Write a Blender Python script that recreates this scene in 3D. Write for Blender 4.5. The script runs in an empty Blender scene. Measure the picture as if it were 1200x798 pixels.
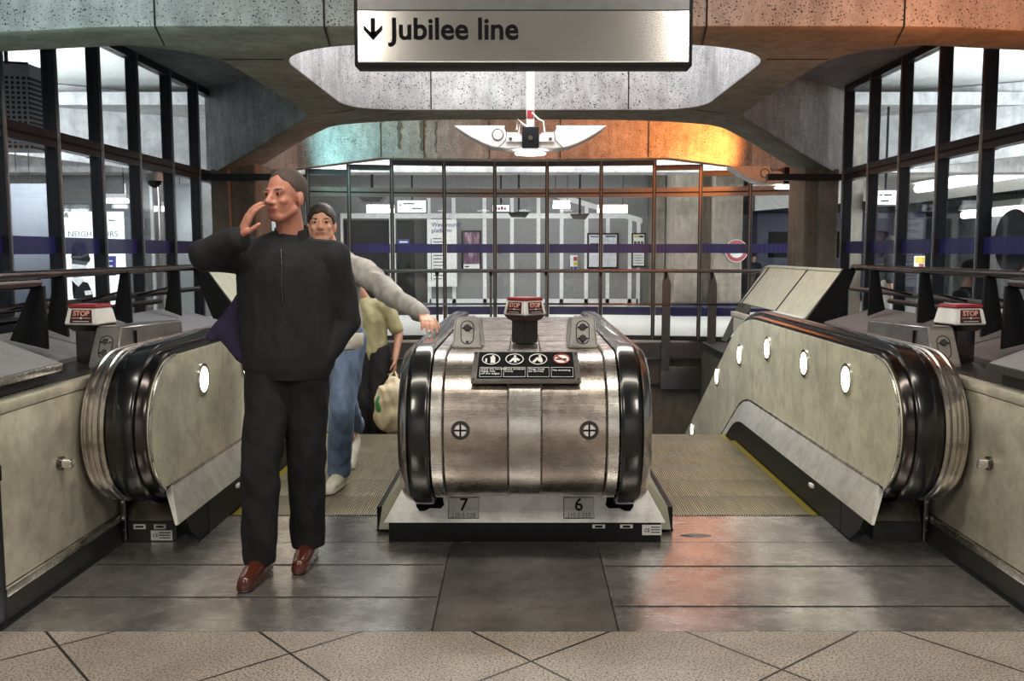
import bpy, bmesh, math, random
from math import sin, cos, tan, pi, radians, sqrt, atan2
from mathutils import Vector, Matrix, noise

random.seed(7)
SC = bpy.context.scene
COL = SC.collection

# ---------------------------------------------------------------- camera
F, CXP, CYP, PITCH, CAMH = 1090.0, 615.0, 399.0, radians(5.45), 1.42
cam_d = bpy.data.cameras.new('camera')
cam = bpy.data.objects.new('camera', cam_d)
COL.objects.link(cam)
cam.location = (0, 0, CAMH)
cam.rotation_euler = (pi/2 - PITCH, 0, 0)
cam_d.sensor_width = 36
cam_d.lens = F/1200*36
cam_d.shift_x = -15/1200
cam_d.clip_end = 200
cam_d.clip_start = 0.05
SC.camera = cam

def at(px, py, Y):
    """world point that stands at depth Y under the photograph's pixel (px, py)"""
    a = (px-CXP)/F
    b = (CYP-py)/F
    dy = cos(PITCH)+b*sin(PITCH)
    dz = -sin(PITCH)+b*cos(PITCH)
    t = Y/dy
    return Vector((a*t, Y, CAMH+dz*t))

# ---------------------------------------------------------------- materials
class NT:
    def __init__(self, name):
        self.m = bpy.data.materials.new(name)
        self.m.use_nodes = True
        self.t = self.m.node_tree
        self.t.nodes.clear()
        self.out = self.t.nodes.new('ShaderNodeOutputMaterial')
    def n(self, typ, **kw):
        nd = self.t.nodes.new(typ)
        for k, v in kw.items():
            if k.startswith('i_'):
                key = k[2:]
                key = int(key) if key.isdigit() else key.replace('_', ' ')
                self.set(nd.inputs[key], v)
            else:
                setattr(nd, k, v)
        return nd
    def set(self, sock, v):
        if hasattr(v, 'is_output') or isinstance(v, bpy.types.NodeSocket):
            self.t.links.new(v, sock)
        else:
            sock.default_value = v
    def math(self, op, a, b=0.0, c=None, clamp=False):
        nd = self.t.nodes.new('ShaderNodeMath')
        nd.operation = op
        nd.use_clamp = clamp
        self.set(nd.inputs[0], a)
        self.set(nd.inputs[1], b)
        if c is not None: self.set(nd.inputs[2], c)
        return nd.outputs[0]
    def ramp(self, fac, stops):
        nd = self.t.nodes.new('ShaderNodeValToRGB')
        self.set(nd.inputs[0], fac)
        cr = nd.color_ramp
        while len(cr.elements) < len(stops): cr.elements.new(0.5)
        for e, (p, c) in zip(cr.elements, stops):
            e.position = p
            e.color = (c[0], c[1], c[2], 1) if len(c) == 3 else c
        return nd.outputs[0]
    def mix(self, fac, a, b, blend='MIX'):
        nd = self.t.nodes.new('ShaderNodeMixRGB')
        nd.blend_type = blend
        self.set(nd.inputs[0], fac)
        for i, v in ((1, a), (2, b)):
            if isinstance(v, tuple) and len(v) == 3: v = (*v, 1)
            self.set(nd.inputs[i], v)
        return nd.outputs[0]
    def pos(self):
        return self.t.nodes.new('ShaderNodeNewGeometry').outputs['Position']
    def scaled(self, vec, s):
        nd = self.t.nodes.new('ShaderNodeMapping')
        self.set(nd.inputs[0], vec)
        nd.inputs['Scale'].default_value = s
        return nd.outputs[0]
    def noise(self, vec, scale, detail=4, rough=.55):
        nd = self.t.nodes.new('ShaderNodeTexNoise')
        self.set(nd.inputs['Vector'], vec)
        nd.inputs['Scale'].default_value = scale
        nd.inputs['Detail'].default_value = detail
        nd.inputs['Roughness'].default_value = rough
        return nd.outputs[0]
    def bsdf(self, base=(.5, .5, .5), rough=.5, metal=0., bump=None, bstr=.2, bdist=.01, emis=None, estr=0., spec=.5, coat=0.):
        b = self.t.nodes.new('ShaderNodeBsdfPrincipled')
        if isinstance(base, tuple) and len(base) == 3: base = (*base, 1)
        self.set(b.inputs['Base Color'], base)
        self.set(b.inputs['Roughness'], rough)
        self.set(b.inputs['Metallic'], metal)
        self.set(b.inputs['Specular IOR Level'], spec)
        if coat: b.inputs['Coat Weight'].default_value = coat
        if emis is not None:
            self.set(b.inputs['Emission Color'], (*emis, 1) if isinstance(emis, tuple) and len(emis) == 3 else emis)
            self.set(b.inputs['Emission Strength'], estr)
        if bump is not None:
            bp = self.t.nodes.new('ShaderNodeBump')
            bp.inputs['Strength'].default_value = bstr
            bp.inputs['Distance'].default_value = bdist
            self.set(bp.inputs['Height'], bump)
            self.t.links.new(bp.outputs[0], b.inputs['Normal'])
        self.t.links.new(b.outputs[0], self.out.inputs[0])
        return self.m

def plain(name, base, rough=.5, metal=0., var=.12, scale=14, **kw):
    """plain surface with slight uneven tone"""
    t = NT(name)
    nz = t.noise(t.pos(), scale, 3)
    lo = tuple(c*(1-var) for c in base)
    hi = tuple(min(1, c*(1+var)) for c in base)
    return t.bsdf(t.ramp(nz, [(.3, lo), (.7, hi)]), rough, metal, **kw)

def steel(name, base, rough=.3, stretch=(1, 40, 40), bstr=.06, blotch=.35, metal=1.):
    """brushed and stained steel; 'stretch' is small along the brushing"""
    t = NT(name)
    p = t.pos()
    fine = t.noise(t.scaled(p, stretch), 9, 3, .6)
    big = t.noise(p, 2.6, 5, .6)
    dirt = t.noise(p, 11, 6, .7)
    lo = tuple(c*(1-blotch) for c in base)
    c = t.ramp(big, [(.32, lo), (.62, base)])
    c = t.mix(.28, c, t.ramp(fine, [(.3, (.55, .55, .55)), (.7, (1.1, 1.1, 1.1))]), 'MULTIPLY')
    c = t.mix(.4, c, t.ramp(dirt, [(.35, (.45, .43, .4)), (.55, (1, 1, 1))]), 'MULTIPLY')
    r = t.math('ADD', t.math('MULTIPLY', fine, .14), t.math('ADD', t.math('MULTIPLY', dirt, .16), rough-.15))
    return t.bsdf(c, r, metal, bump=fine, bstr=bstr, bdist=.004)

def concrete(name, base, pores=.5, scale=1., dark=(.02, .02, .02), rough=.8):
    t = NT(name)
    p = t.pos()
    big = t.noise(p, 1.3*scale, 6, .65)
    mid = t.noise(p, 7*scale, 5, .7)
    strk = t.noise(t.scaled(p, (6, 6, .8)), 2, 4, .6)
    por = t.noise(p, 78*scale, 2, .5)
    blob = t.noise(p, 3.2*scale, 2, .5)
    c = t.ramp(big, [(.3, tuple(v*.62 for v in base)), (.68, tuple(min(1, v*1.2) for v in base))])
    c = t.mix(.55, c, t.ramp(mid, [(.3, (.55, .54, .52)), (.65, (1.1, 1.1, 1.1))]), 'MULTIPLY')
    c = t.mix(.4, c, t.ramp(strk, [(.35, (.5, .5, .48)), (.6, (1.05, 1.05, 1.05))]), 'MULTIPLY')
    th = .75-.09*pores
    pm = t.math('MULTIPLY', t.ramp(t.math('ADD', por, t.math('MULTIPLY', blob, .12)), [(th, (0, 0, 0)), (th+.025, (1, 1, 1))]), min(1, pores*1.6))
    c = t.mix(pm, c, dark)
    return t.bsdf(c, rough, 0, bump=t.math('SUBTRACT', mid, pm), bstr=.25, bdist=.01, spec=.3)

def emit(name, col, s, base=(.8, .8, .8)):
    return NT(name).bsdf(base, .4, 0, emis=col, estr=s)

M = {}
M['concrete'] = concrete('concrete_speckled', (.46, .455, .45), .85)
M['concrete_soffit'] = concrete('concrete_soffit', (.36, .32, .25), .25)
M['concrete_smooth'] = concrete('concrete_smooth', (.42, .41, .41), .45)
M['concrete_grey'] = concrete('concrete_grey', (.30, .30, .31), .3)
M['concrete_column'] = concrete('concrete_column', (.30, .26, .215), .25)
M['concrete_void'] = concrete('concrete_void', (.17, .15, .12), .1)
M['steel_drum'] = steel('steel_drum', (.58, .51, .46), .27, (.6, 30, 30), .05)
M['steel_bright'] = steel('steel_bright', (.74, .72, .68), .26, (.6, 30, 30), .04, .2)
M['steel_base'] = steel('steel_base', (.86, .85, .83), .36, (1, 20, 20), .03, .25, .45)
M['steel_panel'] = steel('steel_balustrade', (.86, .85, .66), .36, (14, 1.2, 1.2), .03, .22, .4)
M['steel_deck'] = steel('steel_deck', (.80, .79, .75), .34, (20, 1, 20), .03, .2, .6)
M['steel_barrier'] = steel('steel_barrier', (.78, .74, .59), .38, (8, 1.5, 1.5), .03, .3, .5)
M['steel_dark'] = steel('steel_dark', (.16, .145, .14), .24, (20, 1, 1), .04, .3)
M['steel_box'] = steel('steel_box', (.44, .43, .42), .33, (20, 1, 20), .04, .2)
M['steel_top'] = steel('steel_top', (.50, .45, .43), .38, (1, 30, 30), .04, .2)
M['chrome'] = plain('chrome', (.75, .74, .72), .12, 1., .05)
M['plate_steel'] = steel('plate_steel', (.60, .57, .56), .26, (.6, 26, 26), .006, .38, .82)
M['plate_steel_dark'] = steel('plate_steel_dark', (.40, .38, .37), .34, (.5, 30, 30), .03, .5, .8)
M['steel_ring'] = steel('steel_ring', (.66, .62, .58), .24, (14, .8, .8), .02, .2)
M['rubber'] = plain('handrail_rubber', (.006, .006, .007), .22, 0, .2, coat=.3)
M['black'] = plain('black_paint', (.007, .007, .008), .55, spec=.2)
M['black_soft'] = plain('black_housing', (.018, .017, .017), .6)
M['mullion'] = plain('mullion_metal', (.035, .037, .042), .32, .6)
M['mullion_bright'] = plain('mullion_edge', (.50, .50, .52), .25, .9)
M['transom'] = plain('transom_metal', (.16, .15, .14), .36, .8)
M['brown_slab'] = plain('brown_slab', (.15, .125, .12), .45)
M['grey_slab'] = plain('grey_slab', (.20, .20, .21), .5)
M['stop_ink'] = plain('stop_lettering', (.72, .36, .28), .5)
M['deck_dark'] = steel('deck_dark', (.17, .155, .15), .4, (20, 1, 1), .05, .3)
M['red'] = plain('red_plastic', (.30, .025, .03), .35)
M['red_face'] = plain('dark_red_face', (.055, .010, .011), .4)
M['white'] = plain('white_paint', (.72, .71, .68), .45)
M['white_plain'] = plain('white_print', (.80, .80, .78), .5)
M['cream'] = plain('cream_cladding', (.50, .50, .38), .45, .35)
M['guide'] = steel('handrail_guide', (.085, .075, .075), .2, (20, 1, 1), .02, .3)
M['sign_face'] = plain('sign_face', (.41, .395, .38), .16, .75, .06, 5)
M['sign_band'] = plain('sign_band', (.12, .12, .125), .3, .3)
M['ink'] = plain('black_ink', (.006, .006, .008), .8, spec=.1)
M['blue'] = plain('blue_print', (.02, .03, .22), .45)
M['navy'] = plain('navy_print', (.012, .014, .05), .45)
M['slate'] = plain('slate_grey', (.055, .06, .075), .5)
M['panel_grey'] = plain('wall_panel_grey', (.20, .205, .205), .35, .1)
M['panel_line'] = plain('wall_panel_line', (.78, .78, .77), .4)
M['skirting_dark'] = plain('skirting_dark', (.035, .033, .03), .5)
M['floor_light'] = plain('concourse_floor', (.74, .72, .68), .28)
M['tube_on'] = emit('lamp_white', (1, .97, .92), 9.)
M['tube_soft'] = emit('lamp_soft', (1, .98, .95), 4.5)
M['lamp_bal'] = emit('balustrade_lamp_glass', (1, .93, .74), 9.)
M['lightbox'] = emit('lightbox_white', (.93, .96, 1), 1.0)
M['grout'] = plain('joint_dark', (.012, .011, .010), .8)
M['yellow'] = plain('yellow_paint', (.55, .42, .03), .5)
M['plate_orange_lit'] = plain('switch_plate_orange_lit', (.50, .46, .42), .3, .8)  # steel switch plate with the orange lamplight put into its colour

def tile_mat():
    t = NT('terrazzo_tiles')
    p = t.pos()
    sep = t.n('ShaderNodeSeparateXYZ')
    t.set(sep.inputs[0], p)
    x = t.math('SUBTRACT', sep.outputs[0], .022)
    y = t.math('SUBTRACT', sep.outputs[1], 3.119)
    g = None
    for al in (radians(40.7), radians(130.7)):
        u = t.math('ADD', t.math('MULTIPLY', x, cos(al)/.607), t.math('MULTIPLY', y, sin(al)/.607))
        f = t.math('FRACT', t.math('ADD', u, 100.0))
        d = t.math('ABSOLUTE', t.math('SUBTRACT', f, .5))
        k = t.math('GREATER_THAN', d, .4915)
        g = k if g is None else t.math('MAXIMUM', g, k)
    sp = t.noise(p, 120, 2, .5)
    sp2 = t.noise(p, 260, 1, .5)
    big = t.noise(p, 3, 4, .6)
    c = t.ramp(big, [(.3, (.27, .23, .20)), (.7, (.39, .345, .30))])
    c = t.mix(.8, c, t.ramp(sp, [(.38, (.16, .15, .14)), (.48, (.95, .95, .95)), (.64, (1.25, 1.25, 1.25))]), 'MULTIPLY')
    c = t.mix(.6, c, t.ramp(sp2, [(.36, (.35, .33, .3)), (.52, (1, 1, 1))]), 'MULTIPLY')
    c = t.mix(g, c, (.012, .011, .01))
    return t.bsdf(c, .42, 0, bump=t.math('SUBTRACT', sp, g), bstr=.12, bdist=.004)
M['tiles'] = tile_mat()

def step_mat():
    t = NT('step_tread')
    p = t.pos()
    sep = t.n('ShaderNodeSeparateXYZ'); t.set(sep.inputs[0], p)
    w = t.math('SINE', t.math('MULTIPLY', sep.outputs[0], 2*pi/.0135))
    nz = t.noise(t.scaled(p, (30, 1.2, 1)), 3, 4, .6)
    big = t.noise(p, 2.5, 3)
    k = t.ramp(t.math('MULTIPLY_ADD', w, .5, .5), [(.3, (.05, .045, .03)), (.75, (.50, .47, .35))])
    c = t.mix(.6, k, t.ramp(nz, [(.35, (.35, .33, .28)), (.7, (1.25, 1.2, 1.05))]), 'MULTIPLY')
    c = t.mix(.3, c, t.ramp(big, [(.3, (.6, .55, .4)), (.7, (1, 1, 1))]), 'MULTIPLY')
    # yellow edge lines of the treads, beside the skirts
    ax = t.math('ABSOLUTE', sep.outputs[0])
    e1 = t.math('GREATER_THAN', ax, 1.555)
    e2 = t.math('LESS_THAN', ax, .795)
    c = t.mix(t.math('MAXIMUM', e1, e2), c, (.34, .27, .03))
    return t.bsdf(c, .38, .7, bump=w, bstr=.25, bdist=.004)
M['tread'] = step_mat()

def glass_mat(band=True):
    t = NT('glass_blue_band' if band else 'glass_clear')
    tr = t.n('ShaderNodeBsdfTransparent', i_Color=(.90, .93, .94, 1))
    gl = t.n('ShaderNodeBsdfGlossy', i_Color=(1, 1, 1, 1), i_Roughness=0.02)
    lw = t.n('ShaderNodeLayerWeight', i_Blend=.5)
    fr = t.math('MULTIPLY_ADD', t.math('POWER', lw.outputs['Facing'], 4.5), .5, .02)
    mx = t.n('ShaderNodeMixShader')
    t.set(mx.inputs[0], fr)
    t.set(mx.inputs[1], tr.outputs[0]); t.set(mx.inputs[2], gl.outputs[0])
    res = mx.outputs[0]
    if band:
        sep = t.n('ShaderNodeSeparateXYZ'); t.set(sep.inputs[0], t.pos())
        z = sep.outputs[2]
        b1 = t.math('MULTIPLY', t.math('GREATER_THAN', z, 1.40), t.math('LESS_THAN', z, 1.545))
        b2 = t.math('MULTIPLY', t.math('GREATER_THAN', z, .40), t.math('LESS_THAN', z, .53))
        b = t.math('MAXIMUM', b1, b2)
        l = t.math('FRACT', t.math('MULTIPLY', t.math('ADD', sep.outputs[0], sep.outputs[1]), 24))
        b = t.math('MULTIPLY', b, t.math('MULTIPLY_ADD', t.math('GREATER_THAN', l, .14), .35, .55))
        df = t.n('ShaderNodeBsdfPrincipled')
        df.inputs['Base Color'].default_value = (.025, .025, .16, 1)
        df.inputs['Roughness'].default_value = .3
        m2 = t.n('ShaderNodeMixShader')
        t.set(m2.inputs[0], b); t.set(m2.inputs[1], res); t.set(m2.inputs[2], df.outputs[0])
        res = m2.outputs[0]
    t.t.links.new(res, t.out.inputs[0])
    return t.m
M['glass'] = glass_mat(True)
M['glass_clear'] = glass_mat(False)

def grille_mat():
    t = NT('perforated_metal')
    sep = t.n('ShaderNodeSeparateXYZ'); t.set(sep.inputs[0], t.pos())
    h = None
    for s, k in ((0, 21), (2, 21)):
        f = t.math('FRACT', t.math('MULTIPLY', sep.outputs[s], k))
        q = t.math('LESS_THAN', t.math('ABSOLUTE', t.math('SUBTRACT', f, .5)), .30)
        h = q if h is None else t.math('MULTIPLY', h, q)
    h = t.math('MULTIPLY', h, t.math('LESS_THAN', sep.outputs[2], 3.14))
    c = t.mix(h, (.62, .66, .72), (.015, .015, .018))
    return t.bsdf(c, .4, .3)
M['grille'] = grille_mat()

def cloth(name, base, rough=.85, fine=140, var=.25):
    t = NT(name)
    p = t.pos()
    f = t.noise(p, fine, 2, .5)
    b = t.noise(t.scaled(p, (1, 1, .45)), 9, 4, .6)
    c = t.ramp(b, [(.3, tuple(v*(1-var) for v in base)), (.7, tuple(min(1, v*(1+var)) for v in base))])
    c = t.mix(.3, c, t.ramp(f, [(.3, (.6, .6, .6)), (.7, (1.1, 1.1, 1.1))]), 'MULTIPLY')
    return t.bsdf(c, rough, 0, bump=t.math('ADD', f, b), bstr=.25, bdist=.006, spec=.25)

def skin(name, base):
    t = NT(name)
    p = t.pos()
    b = t.noise(p, 22, 4, .6)
    c = t.ramp(b, [(.3, (base[0]*.85, base[1]*.72, base[2]*.68)), (.7, base)])
    m = t.bsdf(c, .48, 0, bump=t.noise(p, 160, 2), bstr=.08, bdist=.003)
    return m
M['skin_a'] = skin('skin_ruddy', (.55, .25, .18))
M['skin_b'] = skin('skin_light', (.66, .36, .25))
M['skin_c'] = skin('skin_tan', (.42, .23, .15))
M['jacket'] = cloth('jacket_cloth', (.022, .023, .026))
M['trouser_dark'] = cloth('trouser_cloth', (.016, .016, .018))
M['purple'] = cloth('purple_lining', (.035, .028, .065))
M['hoodie'] = cloth('hoodie_cloth', (.40, .385, .365), var=.4)
M['white_cloth'] = cloth('white_cloth', (.66, .63, .57))
M['jeans'] = cloth('denim', (.16, .22, .36), var=.6)
M['khaki'] = cloth('khaki_cloth', (.36, .33, .19))
M['bag_cream'] = cloth('carrier_bag', (.62, .52, .36), .5)
M['leather'] = plain('brown_leather', (.075, .018, .011), .2, coat=.5)
M['shoe_white'] = plain('white_shoe', (.70, .66, .56), .5)
M['hair_dark'] = plain('dark_hair', (.025, .017, .013), .6, scale=120, var=.5)
M['hair_grey'] = plain('cropped_hair', (.07, .05, .042), .75, scale=200, var=.5)
M['eye'] = plain('eye_dark', (.02, .012, .01), .2)
M['lip'] = plain('lip', (.34, .11, .09), .5)

# ---------------------------------------------------------------- geometry helpers
def new_bm(): return bmesh.new()

def add_box(bm, x0, x1, y0, y1, z0, z1, bev=0.):
    x0, x1 = min(x0, x1), max(x0, x1); y0, y1 = min(y0, y1), max(y0, y1); z0, z1 = min(z0, z1), max(z0, z1)
    b = bmesh.new()
    r = bmesh.ops.create_cube(b, size=1)
    bmesh.ops.transform(b, matrix=Matrix.Translation(((x0+x1)/2, (y0+y1)/2, (z0+z1)/2)) @ Matrix.Diagonal((x1-x0, y1-y0, z1-z0, 1)), verts=b.verts)
    if bev > 0:
        bmesh.ops.bevel(b, geom=list(b.edges), offset=bev, segments=2, affect='EDGES', profile=.6)
    merge(bm, b)
    return bm

def merge(dst, src):
    vm = {}
    for v in src.verts: vm[v] = dst.verts.new(v.co)
    for f in src.faces:
        try: dst.faces.new([vm[v] for v in f.verts]).smooth = f.smooth
        except ValueError: pass
    src.free()

def box(*a, **k): return add_box(new_bm(), *a, **k)

def hexa(bm, pts):
    """8 points: bottom ring 4, top ring 4"""
    v = [bm.verts.new(p) for p in pts]
    for f in ((3, 2, 1, 0), (4, 5, 6, 7), (0, 1, 5, 4), (1, 2, 6, 5), (2, 3, 7, 6), (3, 0, 4, 7)):
        bm.faces.new([v[i] for i in f])
    return bm

def prism(bm, pts, ext):
    """closed polygon (3-D points) pushed along vector ext"""
    ext = Vector(ext)
    a = [bm.verts.new(p) for p in pts]
    b = [bm.verts.new(Vector(p)+ext) for p in pts]
    n = len(pts)
    bm.faces.new(a[::-1]); bm.faces.new(b)
    for i in range(n):
        bm.faces.new((a[i], a[(i+1) % n], b[(i+1) % n], b[i]))
    bmesh.ops.recalc_face_normals(bm, faces=bm.faces)
    return bm

def tube(bm, pts, r, seg=12, caps=True):
    pts = [Vector(p) for p in pts]
    rs = r if isinstance(r, (list, tuple)) else [r]*len(pts)
    rings = []
    up = Vector((0, 0, 1))
    for i, p in enumerate(pts):
        d = (pts[min(i+1, len(pts)-1)]-pts[max(i-1, 0)]).normalized()
        u = up if abs(d.dot(up)) < .95 else Vector((1, 0, 0))
        s = d.cross(u).normalized(); w = s.cross(d).normalized()
        rings.append([bm.verts.new(p+rs[i]*(cos(2*pi*k/seg)*s+sin(2*pi*k/seg)*w)) for k in range(seg)])
    for a, b in zip(rings, rings[1:]):
        for k in range(seg):
            bm.faces.new((a[k], a[(k+1) % seg], b[(k+1) % seg], b[k])).smooth = True
    if caps:
        bm.faces.new(rings[0][::-1]); bm.faces.new(rings[-1])
    bmesh.ops.recalc_face_normals(bm, faces=bm.faces)
    return bm

def grid_sweep(bm, rows, closed=True, caps=True, smooth=True):
    """rows of equal length joined; closed = each row is a ring"""
    vs = [[bm.verts.new(p) for p in r] for r in rows]
    n = len(vs[0])
    for a, b in zip(vs, vs[1:]):
        for k in range(n if closed else n-1):
            bm.faces.new((a[k], a[(k+1) % n], b[(k+1) % n], b[k])).smooth = smooth
    if caps and closed:
        bm.faces.new(vs[0][::-1]); bm.faces.new(vs[-1])
    bmesh.ops.recalc_face_normals(bm, faces=bm.faces)
    return bm

def disc(bm, c, normal, r, t, seg=28, bev=0.):
    """short cylinder whose back rests at c, growing along normal"""
    n = Vector(normal).normalized()
    u = n.orthogonal().normalized(); w = n.cross(u)
    c = Vector(c)
    prof = [(r, 0), (r, t-bev), (r-bev, t)] if bev else [(r, 0), (r, t)]
    rows = [[c+n*h+rr*(cos(2*pi*k/seg)*u+sin(2*pi*k/seg)*w) for k in range(seg)] for rr, h in prof]
    return grid_sweep(bm, rows, True, True, False)

def ring(bm, c, normal, r0, r1, t, seg=32):
    n = Vector(normal).normalized()
    u = n.orthogonal().normalized(); w = n.cross(u)
    c = Vector(c)
    prof = [(r0, 0), (r1, 0), (r1, t), (r0, t)]
    rows = [[c+n*h+rr*(cos(2*pi*k/seg)*u+sin(2*pi*k/seg)*w) for rr, h in prof] for k in range(seg+1)]
    grid_sweep(bm, rows, True, False, False)
    bmesh.ops.remove_doubles(bm, verts=bm.verts, dist=1e-6)
    return bm

def auto_smooth(me, ang=35):
    me.polygons.foreach_set('use_smooth', [True]*len(me.polygons))
    try: me.set_sharp_from_angle(angle=radians(ang))
    except Exception: pass

def wloc(o):
    v = Vector(o.location)
    while o.parent is not None:
        o = o.parent; v += Vector(o.location)
    return v

def obj(name, bm, mat, parent=None, smooth=True, base=None, mats=None):
    """link bm (world coordinates) as ONE mesh object; children keep their place under the thing"""
    me = bpy.data.meshes.new(name)
    if isinstance(bm, bpy.types.Mesh): me = bm; me.name = name
    else:
        bm.normal_update(); bm.to_mesh(me); bm.free()
    if isinstance(mat, str): mat = M[mat]
    if not me.materials: me.materials.append(mat)
    if smooth: auto_smooth(me)
    o = bpy.data.objects.new(name, me)
    COL.objects.link(o)
    if parent is not None:
        off = wloc(parent); o.parent = parent
    else:
        if base is None:
            xs = [v.co for v in me.vertices]
            lo = Vector([min(c[i] for c in xs) for i in range(3)]); hi = Vector([max(c[i] for c in xs) for i in range(3)])
            base = Vector(((lo.x+hi.x)/2, (lo.y+hi.y)/2, lo.z))
        off = Vector(base); o.location = off
    if off.length > 0: me.transform(Matrix.Translation(-off))
    return o

def thing(name, label, cat, loc=(0, 0, 0), group=None):
    o = bpy.data.objects.new(name, None)
    o.empty_display_size = .1
    COL.objects.link(o)
    o.location = loc
    o['label'] = label; o['category'] = cat
    if group: o['group'] = group
    return o

def tag(o, label, cat, group=None):
    o['label'] = label; o['category'] = cat
    if group: o['group'] = group
    return o

def struct(name, bm, mat, parent=None, smooth=True, **k):
    o = obj(name, bm, mat, parent, smooth, **k)
    if parent is None: o['kind'] = 'structure'
    return o

def struct_empty(name, loc=(0, 0, 0)):
    o = bpy.data.objects.new(name, None); COL.objects.link(o); o.location = loc
    o['kind'] = 'structure'
    return o

_tn = [0]
def text_mesh(body, size, extrude=.001, align='CENTER', bold=0., space=1.0, line=1.0):
    cu = bpy.data.curves.new('t', 'FONT')
    cu.body = body; cu.size = size; cu.extrude = extrude; cu.align_x = align; cu.align_y = 'CENTER'
    cu.offset = bold; cu.space_character = space; cu.space_line = line
    cu.resolution_u = 4
    o = bpy.data.objects.new('t', cu)
    COL.objects.link(o)
    bpy.context.view_layer.update()
    me = bpy.data.meshes.new_from_object(o)
    bpy.data.objects.remove(o); bpy.data.curves.remove(cu)
    return me

def place_text(name, body, size, c, xdir, updir, mat, parent, width=None, **k):
    me = text_mesh(body, size, **k)
    if width:
        xs = [v.co.x for v in me.vertices]; w = max(xs)-min(xs)
        mid = (max(xs)+min(xs))/2
        me.transform(Matrix.Translation((-mid, 0, 0)))
        me.transform(Matrix.Diagonal((width/w, width/w, 1, 1)))
    x = Vector(xdir).normalized(); u = Vector(updir).normalized(); n = x.cross(u)
    R = Matrix((x, u, n)).transposed().to_4x4()
    me.transform(Matrix.Translation(Vector(c)) @ R)
    return obj(name, me, mat, parent, smooth=False)
# ================================================================ THE SETTING
# ---- floors
struct('floor', box(-6.5, 6.5, -7.0, 3.375, -.12, 0), 'tiles', smooth=False)
fb = new_bm()
for s in (-1, 1):
    add_box(fb, s*6.5, s*2.03, 3.375, 7.3, -.12, -.005)
    add_box(fb, s*6.5, s*2.80, 7.3, 14.85, -.12, -.005)
struct('floor_side', fb, 'skirting_dark', smooth=False)
struct('floor_concourse', box(-16, 16, 14.85, 34, -.30, 0), 'floor_light', smooth=False)
# ---- walls of the escalator well
struct('wall_well_back', box(-3.2, 3.2, 14.85, 15.1, -6, -.30), 'concrete_void', smooth=False)
struct('wall_well_left', box(-2.95, -2.80, 4.97, 14.85, -6, -.12), 'concrete_void', smooth=False)
struct('wall_well_right', box(2.80, 2.95, 4.97, 14.85, -6, -.12), 'concrete_void', smooth=False)
struct('trim_1', box(-3.2, 3.2, 14.70, 14.85, -.26, -.02), 'transom', smooth=False)
struct('trim_2', box(-3.2, 3.2, 14.80, 14.85, -.74, -.70), 'black_soft', smooth=False)

# ---- concrete ceiling: one lattice slab with deep coffers
def round_poly(pts, n=8):
    """pts: (x, y, radius) -> polygon with rounded corners"""
    out = []
    N = len(pts)
    for i in range(N):
        p = Vector(pts[i][:2]); r = pts[i][2]
        a = Vector(pts[i-1][:2]); b = Vector(pts[(i+1) % N][:2])
        if r <= 0: out.append(p); continue
        da = (a-p).normalized(); db = (b-p).normalized()
        s = p+da*min(r, (a-p).length*.49); e = p+db*min(r, (b-p).length*.49)
        for k in range(n+1):
            t = k/n
            out.append((1-t)**2*s+2*t*(1-t)*p+t*t*e)
    return out

def densify(pts, step=.35):
    out = []
    for i, p in enumerate(pts):
        q = pts[(i+1) % len(pts)]
        L = (q-p).length
        n = max(1, int(L/step))
        for k in range(n): out.append(p.lerp(q, k/n))
    return out

def arcY(x, y0): return y0-.045*x*x
H = 2.85
def soffit_drop(x, y):
    ax = abs(x)
    t = min(1, max(0, (y-8.5)/2.6)); t = t*t*(3-2*t)
    k = .26 if y < 12.2 else max(.14, .26-.05*(y-12.2))
    d = k*max(0, ax-2.2)*t
    if y < 7.2: d += .05*max(0, ax-2.6)
    return d

back_out = [(x, arcY(x, 15.0), 0) for x in [4.0-.5*i for i in range(17)]]
outer = round_poly([(-9, 6.1, 0), (9, 6.1, 0), (9, 6.62, 0), (2.75, 6.62, 0), (2.27, 7.0, .5), (2.27, 10.0, .28), (4.05, 12.0, 0)] + back_out + [(-4.05, 12.0, 0), (-2.27, 10.0, .28), (-2.27, 7.0, .5), (-2.75, 6.62, 0), (-9, 6.62, 0)])
hole1 = round_poly([(-1.3, 6.62, .4), (-1.80, 7.05, .35), (-1.78, 9.62, .55), (1.78, 9.62, .55), (1.80, 7.05, .35), (1.3, 6.62, .4)])
bk = [(x, arcY(x, 14.65), 0) for x in [-3.4+.4*i for i in range(18)]]
hole2 = round_poly([(3.62, 12.55, .25), (1.95, 10.32, 1.3), (-1.95, 10.32, 1.3), (-3.62, 12.55, .25)] + bk)
SLAB_T = 1.15
cu = bpy.data.curves.new('c', 'CURVE'); cu.dimensions = '2D'; cu.fill_mode = 'BOTH'
for poly in (outer, hole1, hole2):
    pts = poly
    sp = cu.splines.new('POLY'); sp.points.add(len(pts)-1); sp.use_cyclic_u = True
    for q, p in zip(sp.points, pts): q.co = (p.x, p.y, 0, 1)
cu.extrude = SLAB_T/2-.02; cu.bevel_depth = .02; cu.bevel_resolution = 1; cu.offset = -.02
tmp = bpy.data.objects.new('c', cu); COL.objects.link(tmp); bpy.context.view_layer.update()
me = bpy.data.meshes.new_from_object(tmp); bpy.data.objects.remove(tmp); bpy.data.curves.remove(cu)
bm = bmesh.new(); bm.from_mesh(me); bpy.data.meshes.remove(me)
bmesh.ops.remove_doubles(bm, verts=bm.verts, dist=1e-5)
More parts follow.
